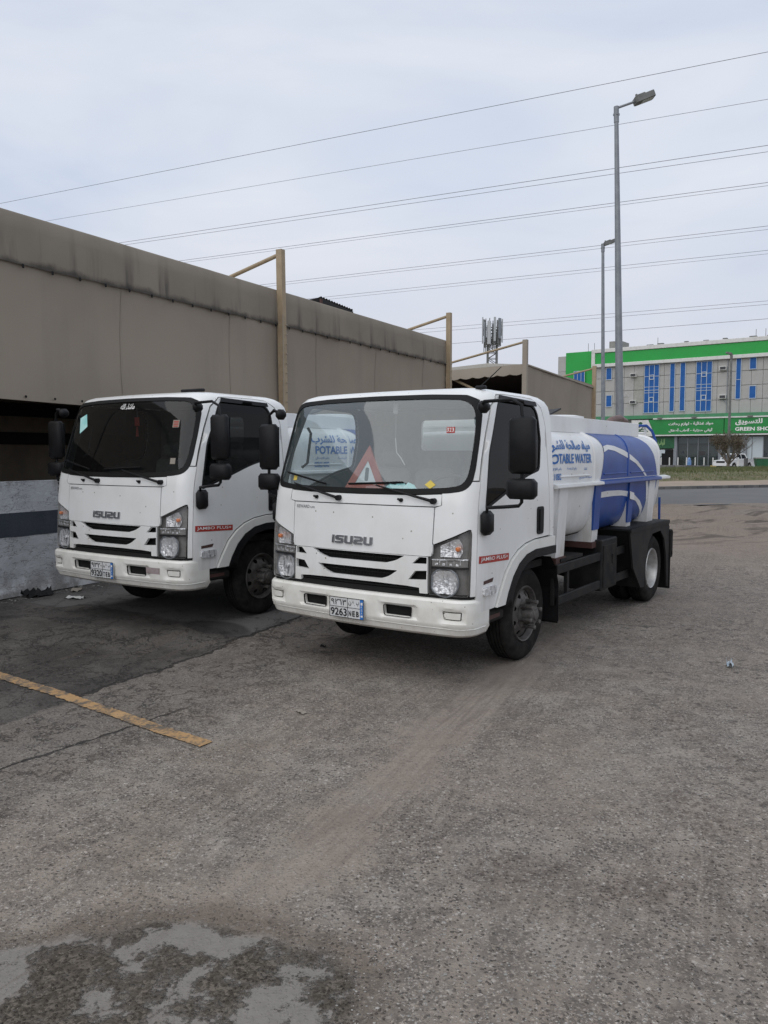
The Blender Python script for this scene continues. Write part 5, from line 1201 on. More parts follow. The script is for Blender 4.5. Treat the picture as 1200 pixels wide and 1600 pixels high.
def rows(mb, x0, x1, n, prof, wav=.02, hemf=None, seed=0):
    """a hanging cloth: prof = [(y, z)] from bottom to top"""
    vs = []
    for k, (y_, z_) in enumerate(prof):
        for i in range(n + 1):
            x_ = lerp(x0, x1, i / n); dz = hemf(x_) if (hemf and k == 0) else 0
            vs.append((x_, y_ + noise.noise(Vector((x_ * .9, z_ * .5, seed))) * wav, z_ + dz))
    m = n + 1; mb.add(vs, [(k * m + i, k * m + i + 1, (k + 1) * m + i + 1, (k + 1) * m + i) for k in range(len(prof) - 1) for i in range(n)])
cp = thing('car_shelter', 'long tan canvas car shelter with stained upper band behind the trucks', 'car shelter'); cp.matrix_world = WM
PX = [-1.6 - 7.1 + 7.1, 5.68, 12.80]; PX = [5.68, 12.80]
seams = [-6.5, -1.45, 5.68, 12.80]
for i, (a, b) in enumerate(zip(seams, seams[1:])):
    hem = (lambda x_, a=a, b=b: -.05 * sin(pi * (x_ - a) / (b - a)) * (1 if a < 0 else .6))
    mb = MB(); rows(mb, a + .01, b - .01, 60, [(.0, 2.43), (.02, 2.9), (.03, 3.4), (.02, 3.8), (.0, 4.07)], .05, hem, i); o = mb.obj('canvas_sheet', canv, cp, 180)
    tp = lambda x_: 0
    mb = MB(); rows(mb, a + .01, b - .01, 60, [(-.035, 4.03), (-.03, 4.2), (-.02, 4.45), (0, 4.62), (.03, 4.655)], .01, lambda x_: noise.noise(Vector((x_ * 3, 0, 5))) * .012, i + 9); mb.obj('upper_band', canvt, cp, 180)
    for x_ in [a + 1.15 + 2.3 * k for k in range(3) if a + 1.15 + 2.3 * k < b - .4]:
        mb = MB(); mb.add([(x_ + dx + noise.noise(Vector((z_ * 2, x_, 0))) * .006, y_ + noise.noise(Vector((x_ * .9, z_ * .5, i))) * .05 - .006, z_) for y_, z_ in ((.0, 2.50), (.02, 2.9), (.03, 3.4), (.02, 3.8), (.0, 4.03)) for dx in (0, .022)], [(2 * k, 2 * k + 1, 2 * k + 3, 2 * k + 2) for k in range(4)]); mb.obj('seam', canv, cp)
    mb = MB(); x_ = a + .2
    while x_ < b - .1:
        mb.box((x_, -.045, 4.015 + noise.noise(Vector((x_ * 3, 0, 5))) * .012), (.035, .02, .05), bev=.008); 
        if x_ < 4: mb.box((x_, -.02, 2.48 + hem(x_)), (.03, .02, .03), bev=.008)
        x_ += .42
    tag(mb.obj('lacing', M['rubber'], cp), kind='stuff')
for i, x_ in enumerate(PX):
    mb = MB(); lean = -.09 if i == 0 else -.04
    mb.add([(x_ + dx + (lean if top_ else 0), -.075 + dy, 5.34 if top_ else .0) for top_ in (0, 1) for dx, dy in ((-.055, -.06), (.055, -.06), (.055, .06), (-.055, .06))], [(3, 2, 1, 0), (4, 5, 6, 7), (0, 1, 5, 4), (1, 2, 6, 5), (2, 3, 7, 6), (3, 0, 4, 7)])
    mb.obj('post', M['post'], cp)
    mb = MB(); mb.box((x_ - .065 + lean * .8, -.15, 3.3), (.012, .012, 1.8)); 
    for k in range(10): mb.box((x_ - .03, -.155, 2.5 + k * .17), (.03, .02, .02), bev=.005)
    tag(mb.obj('lacing', M['canvas'], cp), kind='stuff')
    mb = MB(); mb.tube([(x_ + lean, -.05, 5.26), (x_ + .2, 4.3, 4.35)], .038, 8); mb.obj('stay_rod', M['post'], cp, 60)
mb = MB(); mb.tube([(-6.5, .06, 4.60), (12.8, .06, 4.60)], .05, 8); mb.tube([(-6.5, .13, 2.55), (12.8, .13, 2.55)], .02, 6); mb.obj('top_rail', M['post'], cp, 60)
mb = MB(); mb.add([(-6.6, .05, 4.63), (12.8, .05, 4.63), (12.8, 5.8, 4.25), (-6.6, 5.8, 4.25)], [(0, 1, 2, 3)]); mb.add([(-6.6, .05, 4.61), (12.8, .05, 4.61), (12.8, 5.8, 4.23), (-6.6, 5.8, 4.23)], [(0, 1, 2, 3)]); mb.obj('roof_sheet', M['canvas'], cp)
mb = MB(); rows(mb, -6.6, 12.8, 40, [(5.75, .0), (5.8, 2.2), (5.75, 4.24)], .08, None, 4)
for xx_ in (-6.6, 12.78): mb.add([(xx_, .1, .05), (xx_, 5.75, .05), (xx_, 5.75, 4.24), (xx_, .1, 4.6)], [(0, 1, 2, 3)])
mb.obj('back_sheet', M['lining'], cp, 180)
mb = MB(); mb.box((3.1, 5.55, 2.62), (19.2, .1, .26)); mb.box((3.1, 5.55, 2.05), (19.2, .1, .24)); mb.box((3.1, 2.8, .0), (19.3, 5.3, .03)); mb.obj('back_rail', M['rubber'], cp)
for x_ in (-4, -.5, 3, 7, 11):
    mb = MB(); mb.box((x_, 5.4, 2.1), (.12, .12, 4.2)); mb.obj('back_post', M['galv_dark'], cp)
mb = MB(); mb.tube([(1.0, 5.42, 2.33), (1.0, 5.48, 2.33)], .13, 14); mb.obj('round_lamp', M['rubber'], cp)

c2 = thing('car_shelter', 'smaller tan canvas car shelter further back with scalloped roof edge and open dark end', 'car shelter'); c2.matrix_world = WM
xA, xB = 18.7, 27.4
mb = MB(); rows(mb, xA, xB, 40, [(0, 1.1), (0, 2.5), (.02, 3.5), (0, 4.62)], .05, None, 30); mb.obj('canvas_sheet', canv, c2, 180)
mb = MB(); mb.tube([(xA, -.03, 4.64), (xB, -.03, 4.50)], .03, 6); mb.obj('top_rail', M['canvas'], c2, 60)
for i, x_ in enumerate((xA, xB)):
    mb = MB(); mb.box((x_, -.06, 2.70), (.15, .15, 5.4)); mb.obj('post', M['post'] if i else M['canvas'], c2)
mb = MB(); mb.tube([(xA, -.05, 5.34), (xA + .05, 4.9, 4.35)], .038, 8); mb.obj('stay_rod', M['post'], c2, 60)
mb = MB(); mb.tube([(xB, -.05, 5.30), (xB + .05, 4.9, 4.3)], .038, 8); mb.obj('stay_rod', M['post'], c2, 60)
# pitched fabric roof with apex and scalloped valance on the near end
apx, apy = 21.6, 3.9
cr_ = [(xA, 0, 4.62), (xA, 7.0, 4.42), (xB, 7.0, 4.42), (xB, 0, 4.55)]; ap = (apx + 1.2, 2.9, 5.22)
mb = MB(); mb.add(cr_ + [ap], [(0, 1, 4), (1, 2, 4), (2, 3, 4), (3, 0, 4)]); mb.obj('roof_sheet', mat('pale_canvas', (.30, .28, .24), .9, c2=(.26, .24, .2), scale=2), c2)
mb = MB(); vs = []; nsc = 64
for i in range(nsc + 1):
    y_ = 7.0 * i / nsc; zt = lerp(4.62, 4.42, i / nsc); vs += [(xA - .03, y_, zt + .01), (xA - .05, y_, zt - .24), (xA - .05, y_, zt - .29 - .05 * abs(sin(pi * i / 4)))]
mb.add(vs, [(3 * i + k, 3 * i + k + 1, 3 * i + k + 4, 3 * i + k + 3) for i in range(nsc) for k in (0, 1)]); mb.obj('valance', M['canvas'], c2, 60)
mb = MB(); mb.add([(xB, 0, 0), (xB, 7, 0), (xB, 7, 4.4), (xB, 0, 4.5)], [(0, 1, 2, 3)]); mb.add([(xA, 7, 0), (xB, 7, 0), (xB, 7, 4.4), (xA, 7, 4.4)], [(0, 1, 2, 3)]); mb.add([(xA + .1, .1, 4.36), (xB, .1, 4.36), (xB, 7, 4.36), (xA + .1, 7, 4.36)], [(0, 1, 2, 3)]); mb.obj('lining', mat('brown_lining', (.045, .028, .02), .95), c2)  # ceiling plane added to darken the inside and hide the sky-lit roof underside
for a, b in (((xA + .02, .1, 3.1), (xA + .2, 2.6, 4.3)), ((xA + .3, 4.9, 3.0), (xA + .3, 3.6, 4.2)), ((xA + .02, .02, 4.35), (xA + .02, 7, 4.2))):
    mb = MB(); mb.tube([a, b], .05 if a[1] < .2 else .03, 6); mb.obj('strut', M['post'], c2, 60)
# dark corrugated shed roof behind the first shelter
def at(px, py, D):
    x = (px - 600) / 1229.4; u = -(py - 800) / 1229.4; v = Vector((x, cos(.074) + u * sin(.074), -sin(.074) + u * cos(.074))); v = v / v.y * D
    return Vector((v.x, v.y, v.z + 1.7414))
sh = thing('shed', 'dark corrugated shed roof poking up behind the tan canvas shelter', 'shed', (-3.2, 34, 0))
mb = MB(); pa, pm, pe = at(466, 471, 34), at(500, 464, 34), at(552, 485, 37); org = Vector((-3.2, 34, 0))
n_ = 26; vs = []
for i in range(n_ + 1):
    c = pm.lerp(pe, i / n_) - org; zz = .06 * (i % 2); back = Vector((-3.2, 2.2, -.9)); vs += [c + Vector((0, 0, zz)), c + back + Vector((0, 0, zz))]
mb.add(vs, [(2 * i, 2 * i + 2, 2 * i + 3, 2 * i + 1) for i in range(n_)]); mb.obj('roof', mat('dark_iron', (.022, .019, .018), .8, c2=(.05, .03, .025), scale=3), sh)
mb = MB(); a, b = pm - org, pe - org
mb.add([a + Vector((0, 0, -.02)), b + Vector((0, 0, -.05)), b + Vector((0, 0, -2)), a + Vector((0, 0, -2))], [(0, 1, 2, 3)]); c = pa - org
mb.add([a + Vector((0, 0, -.02)), c, c + Vector((0, 0, -2)), a + Vector((0, 0, -2))], [(0, 1, 2, 3)]); mb.box((b.x * .5 + a.x * .5, b.y * .5 + a.y * .5 + .3, 3.4), (1.6, 1.5, 6.8)); mb.obj('wall', M['rubber'], sh)
mb = MB(); mb.tube([b + Vector((-.15, 0, -.1)), b + Vector((-.15, 0, -1.4))], .06, 6); mb.tube([a + Vector((.05, -.05, -.1)), a + Vector((.05, -.05, -1.2))], .07, 6); mb.obj('pole', M['rust'], sh)

# ================================================================ street lamps and tower
def street_lamp(name, loc, H, r0, r1, label, arm, head, rz, lean=0., mats='galv'):
    t = thing(name, label, 'street lamp', loc, rz, 'street lamps')
    t.rotation_euler = (0, lean, rz)
    mb = MB(); mb.tube([(0, 0, 0), (0, 0, H * .5), (0, 0, H)], [r0, (r0 + r1) / 2, r1], 14); mb.box((0, 0, .02), (r0 * 4, r0 * 4, .04)); mb.obj('pole', M[mats], t, 40)
    mb = MB(); mb.box((0, -r0 * .96, .9), (r0 * 1.1, .03, .45), bev=.01); mb.obj('hatch', M['galv_dark'], t)
    mb = MB(); mb.tube([(0, 0, H - .35), (0, 0, H + .05)], r1 * 1.25, 10); mb.tube([(-.03, 0, H), (arm * .9, 0, H + .22 * arm / .75)], .032, 8)
    for k in range(4): mb.box((cos(k * 1.57) * r1 * 1.3, sin(k * 1.57) * r1 * 1.3, H - .15), (.03, .03, .05))
    mb.obj('arm', M[mats], t, 40)
    hm = Matrix.Translation((arm * .85, 0, H + .21 * arm / .75)) @ Matrix.Rotation(radians(-19), 4, 'Y')
    mb = MB(); L_ = head; mb.prism([(0, -.11), (.06, -.15), (L_ * .94, -.16), (L_, -.12), (L_, .12), (L_ * .94, .16), (.06, .15), (0, .11)], -.075, .07, 'z', hm)
    mb.box((L_ * .35, 0, .09), (L_ * .5, .18, .06), hm, .015); mb.box((L_ * .2, 0, .13), (.05, .05, .07), hm, .01)
    hd = mb.obj('lamp_head', M['galv_dark'], t, 30)
    mb = MB(); mb.box((L_ * .62, 0, -.08), (L_ * .58, .22, .012), hm); mb.obj('lamp_glass', M['lens'], hd)
    return t
street_lamp('street_lamp', (6.34, 21.0, 0), 10.62, .125, .052, 'tall grey street lamp rising just behind the tank, nearest and highest', .55, .52, 0, -.033)
street_lamp('street_lamp', (11.14, 40, 0), 12.1, .11, .07, 'second street lamp, thinner and lower in the picture, left of the tallest one', .05, .62, 0, -.021)
street_lamp('street_lamp', (30.55, 70, 0), 10.45, .13, .09, 'far dark street lamp standing in front of the green shop sign', .0, .5, pi, 0, 'galv_dark')
tw = thing('telecom_mast', 'distant lattice telecom mast crowned with grey panel antennas', 'mast', (14.95, 110, 0))
mb = MB(); hw = .62
for sx_ in (-1, 1):
    for sy_ in (-1, 1): mb.tube([(sx_ * hw, sy_ * hw, 0), (sx_ * hw, sy_ * hw, 18.6)], .09, 5)
for k in range(24):
    z0, z1 = k * .78, (k + 1) * .78
    for sy_ in (-1, 1): mb.tube([(-hw, sy_ * hw, z0), (hw, sy_ * hw, z1)] if k % 2 else [(hw, sy_ * hw, z0), (-hw, sy_ * hw, z1)], .05, 4); mb.tube([(-hw, sy_ * hw, z1), (hw, sy_ * hw, z1)], .04, 4)
mb.obj('lattice', M['galv_dark'], tw)
mb = MB()
for i in range(24): a = 2 * pi * i / 24; b = 2 * pi * (i + 1) / 24; [mb.tube([(1.15 * cos(a), 1.15 * sin(a), z_), (1.15 * cos(b), 1.15 * sin(b), z_)], .06, 4) for z_ in (16.6, 18.9)]
mb.obj('ring', M['galv_dark'], tw)
ra = random.Random(5)
for i in range(11):
    a = 2 * pi * i / 11 - .9; r_ = 1.35; h_ = ra.uniform(1.9, 3.3); zt = ra.uniform(19.6, 20.4)
    if i == 7: zt = 20.5; h_ = 3.6
    mb = MB(); Mx = Matrix.Translation((r_ * cos(a), r_ * sin(a), 0)) @ Matrix.Rotation(a, 4, 'Z'); mb.box((0, 0, zt - h_ / 2), (.16, .30 if i % 3 else .5, h_), Mx, .04); mb.obj('panel_antenna', M['antenna'] if i % 4 else M['galv'], tw)
    mb = MB(); mb.tube([(r_ * .85 * cos(a), r_ * .85 * sin(a), 15.6 + ra.random()), (r_ * .85 * cos(a), r_ * .85 * sin(a), 20.2)], .06, 5); mb.box((-.35, 0, 17.2), (.3, .4, .9), Mx, .03); mb.obj('bracket', M['galv_dark'], tw)

# ================================================================ power lines
PD = Vector((-.917, .399, 0)).normalized()
def cable(p0, p1, H, label, sag=.0):
    """straight run through two sight lines at the height H, carried on past both ends"""
    def ht(p): v = at(p[0], p[1], 1) - Vector((0, 0, 1.7414)); return v * ((H - 1.7414) / v.z) + Vector((0, 0, 1.7414))
    a = ht(p0); v1 = at(*p1, 1) - Vector((0, 0, 1.7414))
    b = ht(p1); d = (b - a); L_ = d.length; d.normalize(); a2 = a - d * 60; b2 = b + d * 60; pts = []
    for i in range(41):
        t = i / 40; q = a2.lerp(b2, t); q.z += -4 * sag * t * (1 - t) + sag * 1.0 * .9; pts.append(q)
    o = MB(); base = pts[0].copy(); o.tube([p - base for p in pts], CR, 5, False)
    ob = o.obj('power_line', M['wire'], None, 60); ob.location = base
    tag(ob, label, 'power line', 'overhead power lines')
CR = .022
for (a, b, H, lab, r_) in (((1200, 81), (0, 318), 22, 'highest power line, crossing the sky from the top right', .014), ((1200, 155), (75, 345), 22, 'faint thin power line, second from the top', .012),
        ((1200, 227), (190, 379), 24, 'upper wire of the third pair down, clear across the sky', .020), ((1200, 237), (192, 383), 24, 'lower wire of the third pair down, clear across the sky', .018),
        ((1200, 285), (285, 407), 24, 'upper wire of the pair that meets the left canvas post', .021), ((1200, 290), (285, 410.5), 24, 'lower wire of the pair that meets the left canvas post', .016),
        ((1200, 353), (400, 446), 26, 'upper wire of the middle pair, right of the left canvas post', .024), ((1200, 358.5), (405, 449), 26, 'lower wire of the middle pair, right of the left canvas post', .019),
        ((1200, 391), (500, 465), 26, 'upper wire of the pair above the dark shed roof', .024), ((1200, 396.5), (505, 468.5), 26, 'lower wire of the pair above the dark shed roof', .019),
        ((1200, 470), (640, 516), 24, 'upper wire of the low pair passing behind the telecom mast', .026), ((1200, 475.5), (650, 520.5), 24, 'lower wire of the low pair passing behind the telecom mast', .026),
        ((1200, 498), (705, 537), 24, 'lowest power line, just above the green building roof', .034)):
    CR = r_; cable(a, b, H, lab)

# ================================================================ green shop building
BL = Vector((26.35, 99.7)); BD = Vector((.81064, -.58555)); BRZ = atan2(BD.y, BD.x)
BM = Matrix.Translation((BL.x, BL.y, 0)) @ Matrix.Rotation(BRZ, 4, 'Z')     # x along the facade to the right, y back, z up
bd = thing('shop_building', 'long shop building with green roof band, blue window strips and green shop sign', 'building'); bd.matrix_world = BM
XE = 34.
mb = MB(); mb.box((XE / 2 - .0, 8.1, 7.1), (XE, 15.8, 14.2)); mb.obj('wall', M['clad'], bd)
mb = MB(); mb.box((XE / 2, .0, 13.52), (XE, .5, 1.34)); mb.obj('green_band', M['green'], bd)
mb = MB(); mb.box((XE / 2 - .1, -.02, 14.46), (XE + .3, .72, .46), bev=.03); mb.box((XE / 2 - .1, -.02, 12.66), (XE + .3, .72, .40), bev=.03); mb.box((-.02, -.02, 13.55), (.44, .72, 1.5)); mb.obj('cornice', M['cornice'], bd)
pm_ = {}
for r_, (z0, z1) in enumerate(((6.2, 7.88), (7.9, 9.44), (9.46, 11.04), (11.06, 12.44))):
    for i in range(28):
        key = (r_, i == 4 and r_ in (1, 2)); 
        if key not in pm_: q_ = MB(); q_.box((.595, 0, (z1 - z0) / 2), (1.17, .06, z1 - z0 - .03), bev=.012); pm_[key] = q_.mesh('cladding_panel', M['clad_stain'] if key[1] else M['clad'])
        o = link('cladding_panel', pm_[key], bd); o.location = (.25 + i * 1.2, .07 + .012 * ((i * 7 + r_ * 3) % 3) * .4, z0)
def win(x0, x1, z0, z1, cols, rws, opens=()):
    mb = MB(); w_, h_ = x1 - x0, z1 - z0; t = .06
    mb.box((w_ / 2, 0, .03), (w_, .10, .07)); mb.box((w_ / 2, 0, h_ - .03), (w_, .10, .06))
    for i in range(cols + 1): mb.box((min(w_ - .03, max(.03, w_ * i / cols)), 0, h_ / 2), (.055, .10, h_ - .1))
    for r in rws: mb.box((w_ / 2, -.005, r - z0), (w_ - .02, .10, .05))
    for (cx, cz, s_) in opens:
        for a in (-1, 1): mb.box((cx - x0 + a * s_ / 2, -.03, cz - z0), (.08, .10, s_ + .08)); mb.box((cx - x0, -.03, cz - z0 + a * s_ / 2), (s_ - .04, .10, .08))
    o = mb.obj('window', M['frame_pale'], bd); o.location = (x0, -.02, z0)
    zs = [0] + [r - z0 for r in rws] + [h_]
    for i in range(cols):
        for a, b in zip(zs, zs[1:]):
            q_ = MB(); q_.box((w_ * (i + .5) / cols, .01, (a + b) / 2), (w_ / cols - .06, .05, b - a - .06)); q_.obj('pane', M['blue_glass'], o)
win(1.55, 2.30, 10.86, 12.35, 1, ()); win(1.60, 2.36, 7.52, 9.0, 1, ())
for c_ in (6.30, 12.30): win(c_, c_ + 1.80, 6.62, 12.40, 3, (7.9, 9.05, 9.35, 9.75, 11.0), [(c_ + .9, 8.25, .5), (c_ + .9, 10.9, .5)])
win(9.32, 9.93, 6.72, 12.42, 1, (9.6,)); win(10.50, 11.13, 6.74, 12.42, 1, (9.6,)); win(16.62, 17.2, 7.88, 12.5, 1, (10.1,)); win(18.03, 18.77, 11.15, 12.5, 1, ()); win(18.06, 18.80, 7.9, 9.35, 1, ()); win(21.0, 22.8, 6.62, 12.4, 3, (8, 9.4, 10.8)); win(25, 25.6, 6.7, 12.4, 1, (9.6,))
for (x_, z_) in ((5.02, 11.25), (5.04, 8.0), (15.28, 11.45), (15.32, 8.22)):
    mb = MB(); mb.box((0, -.15, 0), (.74, .5, .44), bev=.02); o = mb.obj('air_conditioner', M['cornice'], bd); o.location = (x_, 0, z_)
    q_ = MB(); q_.box((.02, -.412, 0), (.60, .03, .30)); q_.obj('grille', M['rubber'], o)
    q_ = MB(); [q_.box((.02, -.43, -.1 + k * .05), (.58, .012, .012)) for k in range(5)]; q_.obj('louvre', M['galv'], o)
mb = MB(); mb.tube([(15.75, -.05, 13), (15.75, -.05, 6.3)], .04, 6); mb.tube([(15.3, -.05, 8), (15.75, -.05, 7.4)], .03, 5); mb.obj('drain_pipe', M['galv'], bd)
mb = MB()
for i in range(4): mb.box((4.05, -.0, 8.75 + i * .12), (.9 - .2 * i, .02, .04))
mb.obj('old_sign_ghost', M['cornice'], bd)
# ledge, signs
mb = MB(); mb.box((XE / 2, -.42, 6.12), (XE, 1.0, .42)); mb.obj('green_ledge', M['green_ledge'], bd)
mb = MB(); mb.box((XE / 2 + 3.9, -.96, 5.86), (XE - 7.8, .3, .15)); mb.obj('ledge_trim', M['cornice'], bd)
for x_ in (8.6, 12.5, 18.5): mb = MB(); mb.box((x_, -1.15, 5.93), (.55, .35, .14), bev=.03); mb.obj('flood_lamp', M['galv_dark'], bd)
mb = MB(); mb.prism([(7.25, 5.76), (15.72, 5.76), (15.72, 4.0), (8.05, 4.0)], -1.0, -.82, 'y'); sg1 = mb.obj('sign_panel', M['green_sign'], bd)
mb = MB(); mb.box((20.0, -.91, 4.90), (8.4, .2, 1.74)); sg2 = mb.obj('sign_panel', M['green_sign'], bd)
mb = MB(); mb.prism([(5.2, 5.76), (7.2, 5.76), (7.98, 4.0), (5.2, 4.0)], -1.0, -.82, 'y'); sg3 = mb.obj('sign_panel', M['cornice'], bd)
mb = MB(); mb.box((XE / 2 + 2, -.93, 3.90), (XE - 4, .30, .14)); mb.obj('sign_trim', M['cornice'], bd)
ft = lambda a, b: (a, -1.03, b)
mb = MB(); put_text(mb, shape('مواد غذائية - لوازم رحلات'), 9.6, 4.92, 14.6, 5.42, ft, .03); put_text(mb, shape('أواني منزلية - ألعاب أطفال'), 9.65, 4.18, 14.6, 4.68, ft, .03); mb.obj('lettering', M['wlet'], sg1, None, False)
mb = MB(); put_text(mb, shape('للتسويق'), 16.95, 4.92, 19.75, 5.65, ft, .03); put_text(mb, 'GREEN SHOP', 16.95, 4.30, 20.9, 4.72, ft, .035); mb.obj('lettering', M['wlet'], sg2, None, False)
mb = MB(); mb.lathe([(-.01, .28), (.01, .28), (.01, .0)], 20, Matrix.Translation((6.3, -1.03, 5.25)) @ Matrix.Rotation(pi / 2, 4, 'Z'))
for (x_, z_, a_, b_) in ((6.0, 4.9, .5, .07), (6.3, 4.62, .9, .09), (6.5, 4.42, .6, .08), (6.9, 4.7, .12, .35)): mb.box((x_, -1.02, z_), (a_, .02, b_))
mb.tube([(5.9, -1.03, 4.3), (6.3, -1.03, 4.55), (6.6, -1.03, 4.9), (7.0, -1.03, 4.95)], .05, 5); mb.tube([(6.9, -1.03, 4.3), (6.95, -1.03, 4.6), (7.2, -1.03, 4.35)], .05, 5)
mb.obj('emblem', M['green_dark'], sg3)
# ground floor
mb = MB(); mb.box((XE / 2, .9, 1.9), (XE - .4, .3, 3.75)); mb.obj('shop_interior', M['shop_dark'], bd)
mb = MB(); mb.box((9.0, -.5, 3.05), (2.4, .12, 1.35)); d1 = mb.obj('side_sign', M['green_dark'], bd)
mb = MB(); put_text(mb, shape('الباب'), 8.3, 2.62, 9.1, 3.5, lambda a, b: (a, -.575, b), .02); mb.obj('lettering', mat('pale_green', (.3, .5, .2), .6), d1, None, False)
for x_ in (7.6, 10.3, 15.3, 17.9): mb = MB(); mb.box((x_, -.3, 1.9), (.38, .5, 3.8)); mb.obj('column', M['galv'], bd)
x_ = 10.5; k = 0
while x_ < 30:
    w_ = 1.16
    mb = MB(); mb.box((x_ + w_ / 2, -.2, 1.9), (w_ - .05, .02, 3.5)); pn = mb.obj('shop_pane', M['shop_glass'] if not 6 <= k <= 7 else M['shop_white'], bd)
    mb = MB(); mb.box((x_, -.2, 1.95), (.07, .1, 3.8)); mb.obj('mullion', M['galv'], bd)
    if k < 5: mb = MB(); mb.box((x_ + w_ / 2, -.12, 3.30), (w_ - .12, .03, .72)); mb.obj('poster', M['shop_white'], pn)
    x_ += w_; k += 1
rs = random.Random(9); mb = MB()
for i in range(70):
    mb.cur = rs.choice((0, 1, 2, 3, 0)); x_ = rs.uniform(10.6, 29); mb.box((x_, rs.uniform(.1, .6), rs.uniform(.4, 2.3)), (rs.uniform(.2, .7), .2, rs.uniform(.15, .5)))
tag(mb.obj('shop_goods', [mat('goods_navy', (.03, .06, .16), .8), mat('goods_grey', (.22, .22, .21), .8), mat('goods_green', (.03, .14, .07), .8), mat('goods_red', (.16, .04, .04), .8)], bd), kind='stuff')
mb = MB(); mb.box((8.95, -.3, 1.1), (2.2, .1, 2.15)); mb.obj('door', M['rubber'], bd)
mb = MB(); mb.box((8.7, -.42, 2.0), (.8, .04, .42)); mb.box((8.5, -.42, 1.6), (.4, .04, .4)); mb.obj('notice', M['shop_white'], bd)
mb = MB(); mb.box((XE / 2 + 2, -1.4, .12), (XE - 3, 2.6, .24)); mb.obj('shop_step', M['conc'], bd)
# roof clutter
rr = random.Random(2)
for i in range(9):
    x_ = 6 + i * 2.3 + rr.uniform(-.6, .6); mb = MB(); mb.box((x_, 1.2, 14.75 + .12), (rr.uniform(.3, .8), .5, rr.uniform(.15, .35)), bev=.03); mb.obj('roof_unit', M['galv_dark'], bd)
mb = MB(); mb.box((1.9, 3.5, 15.1), (1.5, 3, 1.5)); mb.obj('stair_house', M['conc'], bd)
for x_ in (-1.2, -.4, 7.5, 18.4, 19.4): mb = MB(); mb.tube([(x_, 1, 14.6), (x_, 1, 15.7)], .03, 5); mb.obj('aerial', M['galv_dark'], bd)
# green wing on the left end
mb = MB(); mb.box((-2.0, 4.2, 7.3), (3.7, 8, 14.6)); wg_ = mb.obj('green_wing', M['green'], bd)
mb = MB(); mb.box((-4.4, 4.3, 7.15), (1.1, 8, 14.1)); mb.obj('wing_pier', M['clad'], bd)
for i in range(9): mb = MB(); mb.box((-4.4, .28, 1.0 + i * 1.5), (1.06, .06, 1.44), bev=.012); mb.obj('cladding_panel', M['clad'], bd)
win(-2.66, -1.2, 9.6, 12.2, 3, (10.7,), [(-1.93, 10.35, .45)])

# pavement furniture in front of the shop
def BP(x_, y_, z_=0): return BM @ Vector((x_, y_, z_))
isl_ = thing('kerb_island', 'dark and yellow striped kerb island in front of the shop', 'kerb'); isl_.matrix_world = BM @ Matrix.Translation((9, -4.2, 0))
for i in range(9):
    mb = MB(); mb.box((i * .95, 0, .22), (.93, .3, .44), bev=.04); mb.obj('kerb_block', M['yellow_kerb'] if i % 3 == 1 and i > 4 else M['kerb'], isl_)
bmesh_ = MB(); bmesh_.tube([(0, 0, 0), (0, 0, 1.0)], .07, 8); bmesh_.lathe([(1.0, .075), (1.05, .05), (1.07, 0)], 8, axis='z'); bol = bmesh_.mesh('bollard', M['cornice'])
for i in range(9):
    o = link('bollard', bol); o.location = BP(8.6 + i * .95, -3.4, .25); tag(o, ('slim white bollard, leftmost of the row, before the dark shop door', 'slim white bollard, second from the left in the shop row', 'slim white bollard, third from the left in the shop row', 'slim white bollard, just left of the pale blue bags', 'slim white bollard, just right of the pale blue bags', 'slim white bollard in the middle between blue bags and pickup', 'slim white bollard, nearest left of the white pickup bonnet', 'slim white bollard just behind the white pickup bonnet', 'slim white bollard, rightmost of the row, behind the bare tree')[i], 'bollard', 'bollards in front of the shop')
mb = MB(); mb.tube([(0, 0, 0), (0, 0, 2.2)], .05, 6); o = mb.obj('pole', M['galv']); 
ts = thing('road_sign', 'small triangular road sign on a pole beside the shop door', 'sign'); ts.location = BP(8.9, -3.6); o.parent = ts
mb = MB(); mb.prism([(-.5, 1.95), (.5, 1.95), (0, 1.1)], -.06, -.03, 'y'); mb.obj('sign_plate', M['cornice'], ts); ts.rotation_euler = (0, 0, -.4)
mb = MB(); mb.prism([(-.28, 1.82), (.28, 1.82), (0, 1.34)], -.075, -.062, 'y'); mb.obj('sign_face', M['rust'], ts)
mb = MB(); mb.box((0, 0, .45), (.5, .3, .7), bev=.1); mb.lathe([(.8, .2), (.95, .15), (1.1, .0)], 8, axis='z')
obj_thing(mb, 'water_bags', mat('blue_bag', (.10, .25, .55), .6, c2=(.3, .4, .6), scale=3), 'pile of pale blue bags outside the shop window', 'bags', Matrix.Translation(BP(12.6, -3.1, .25)))
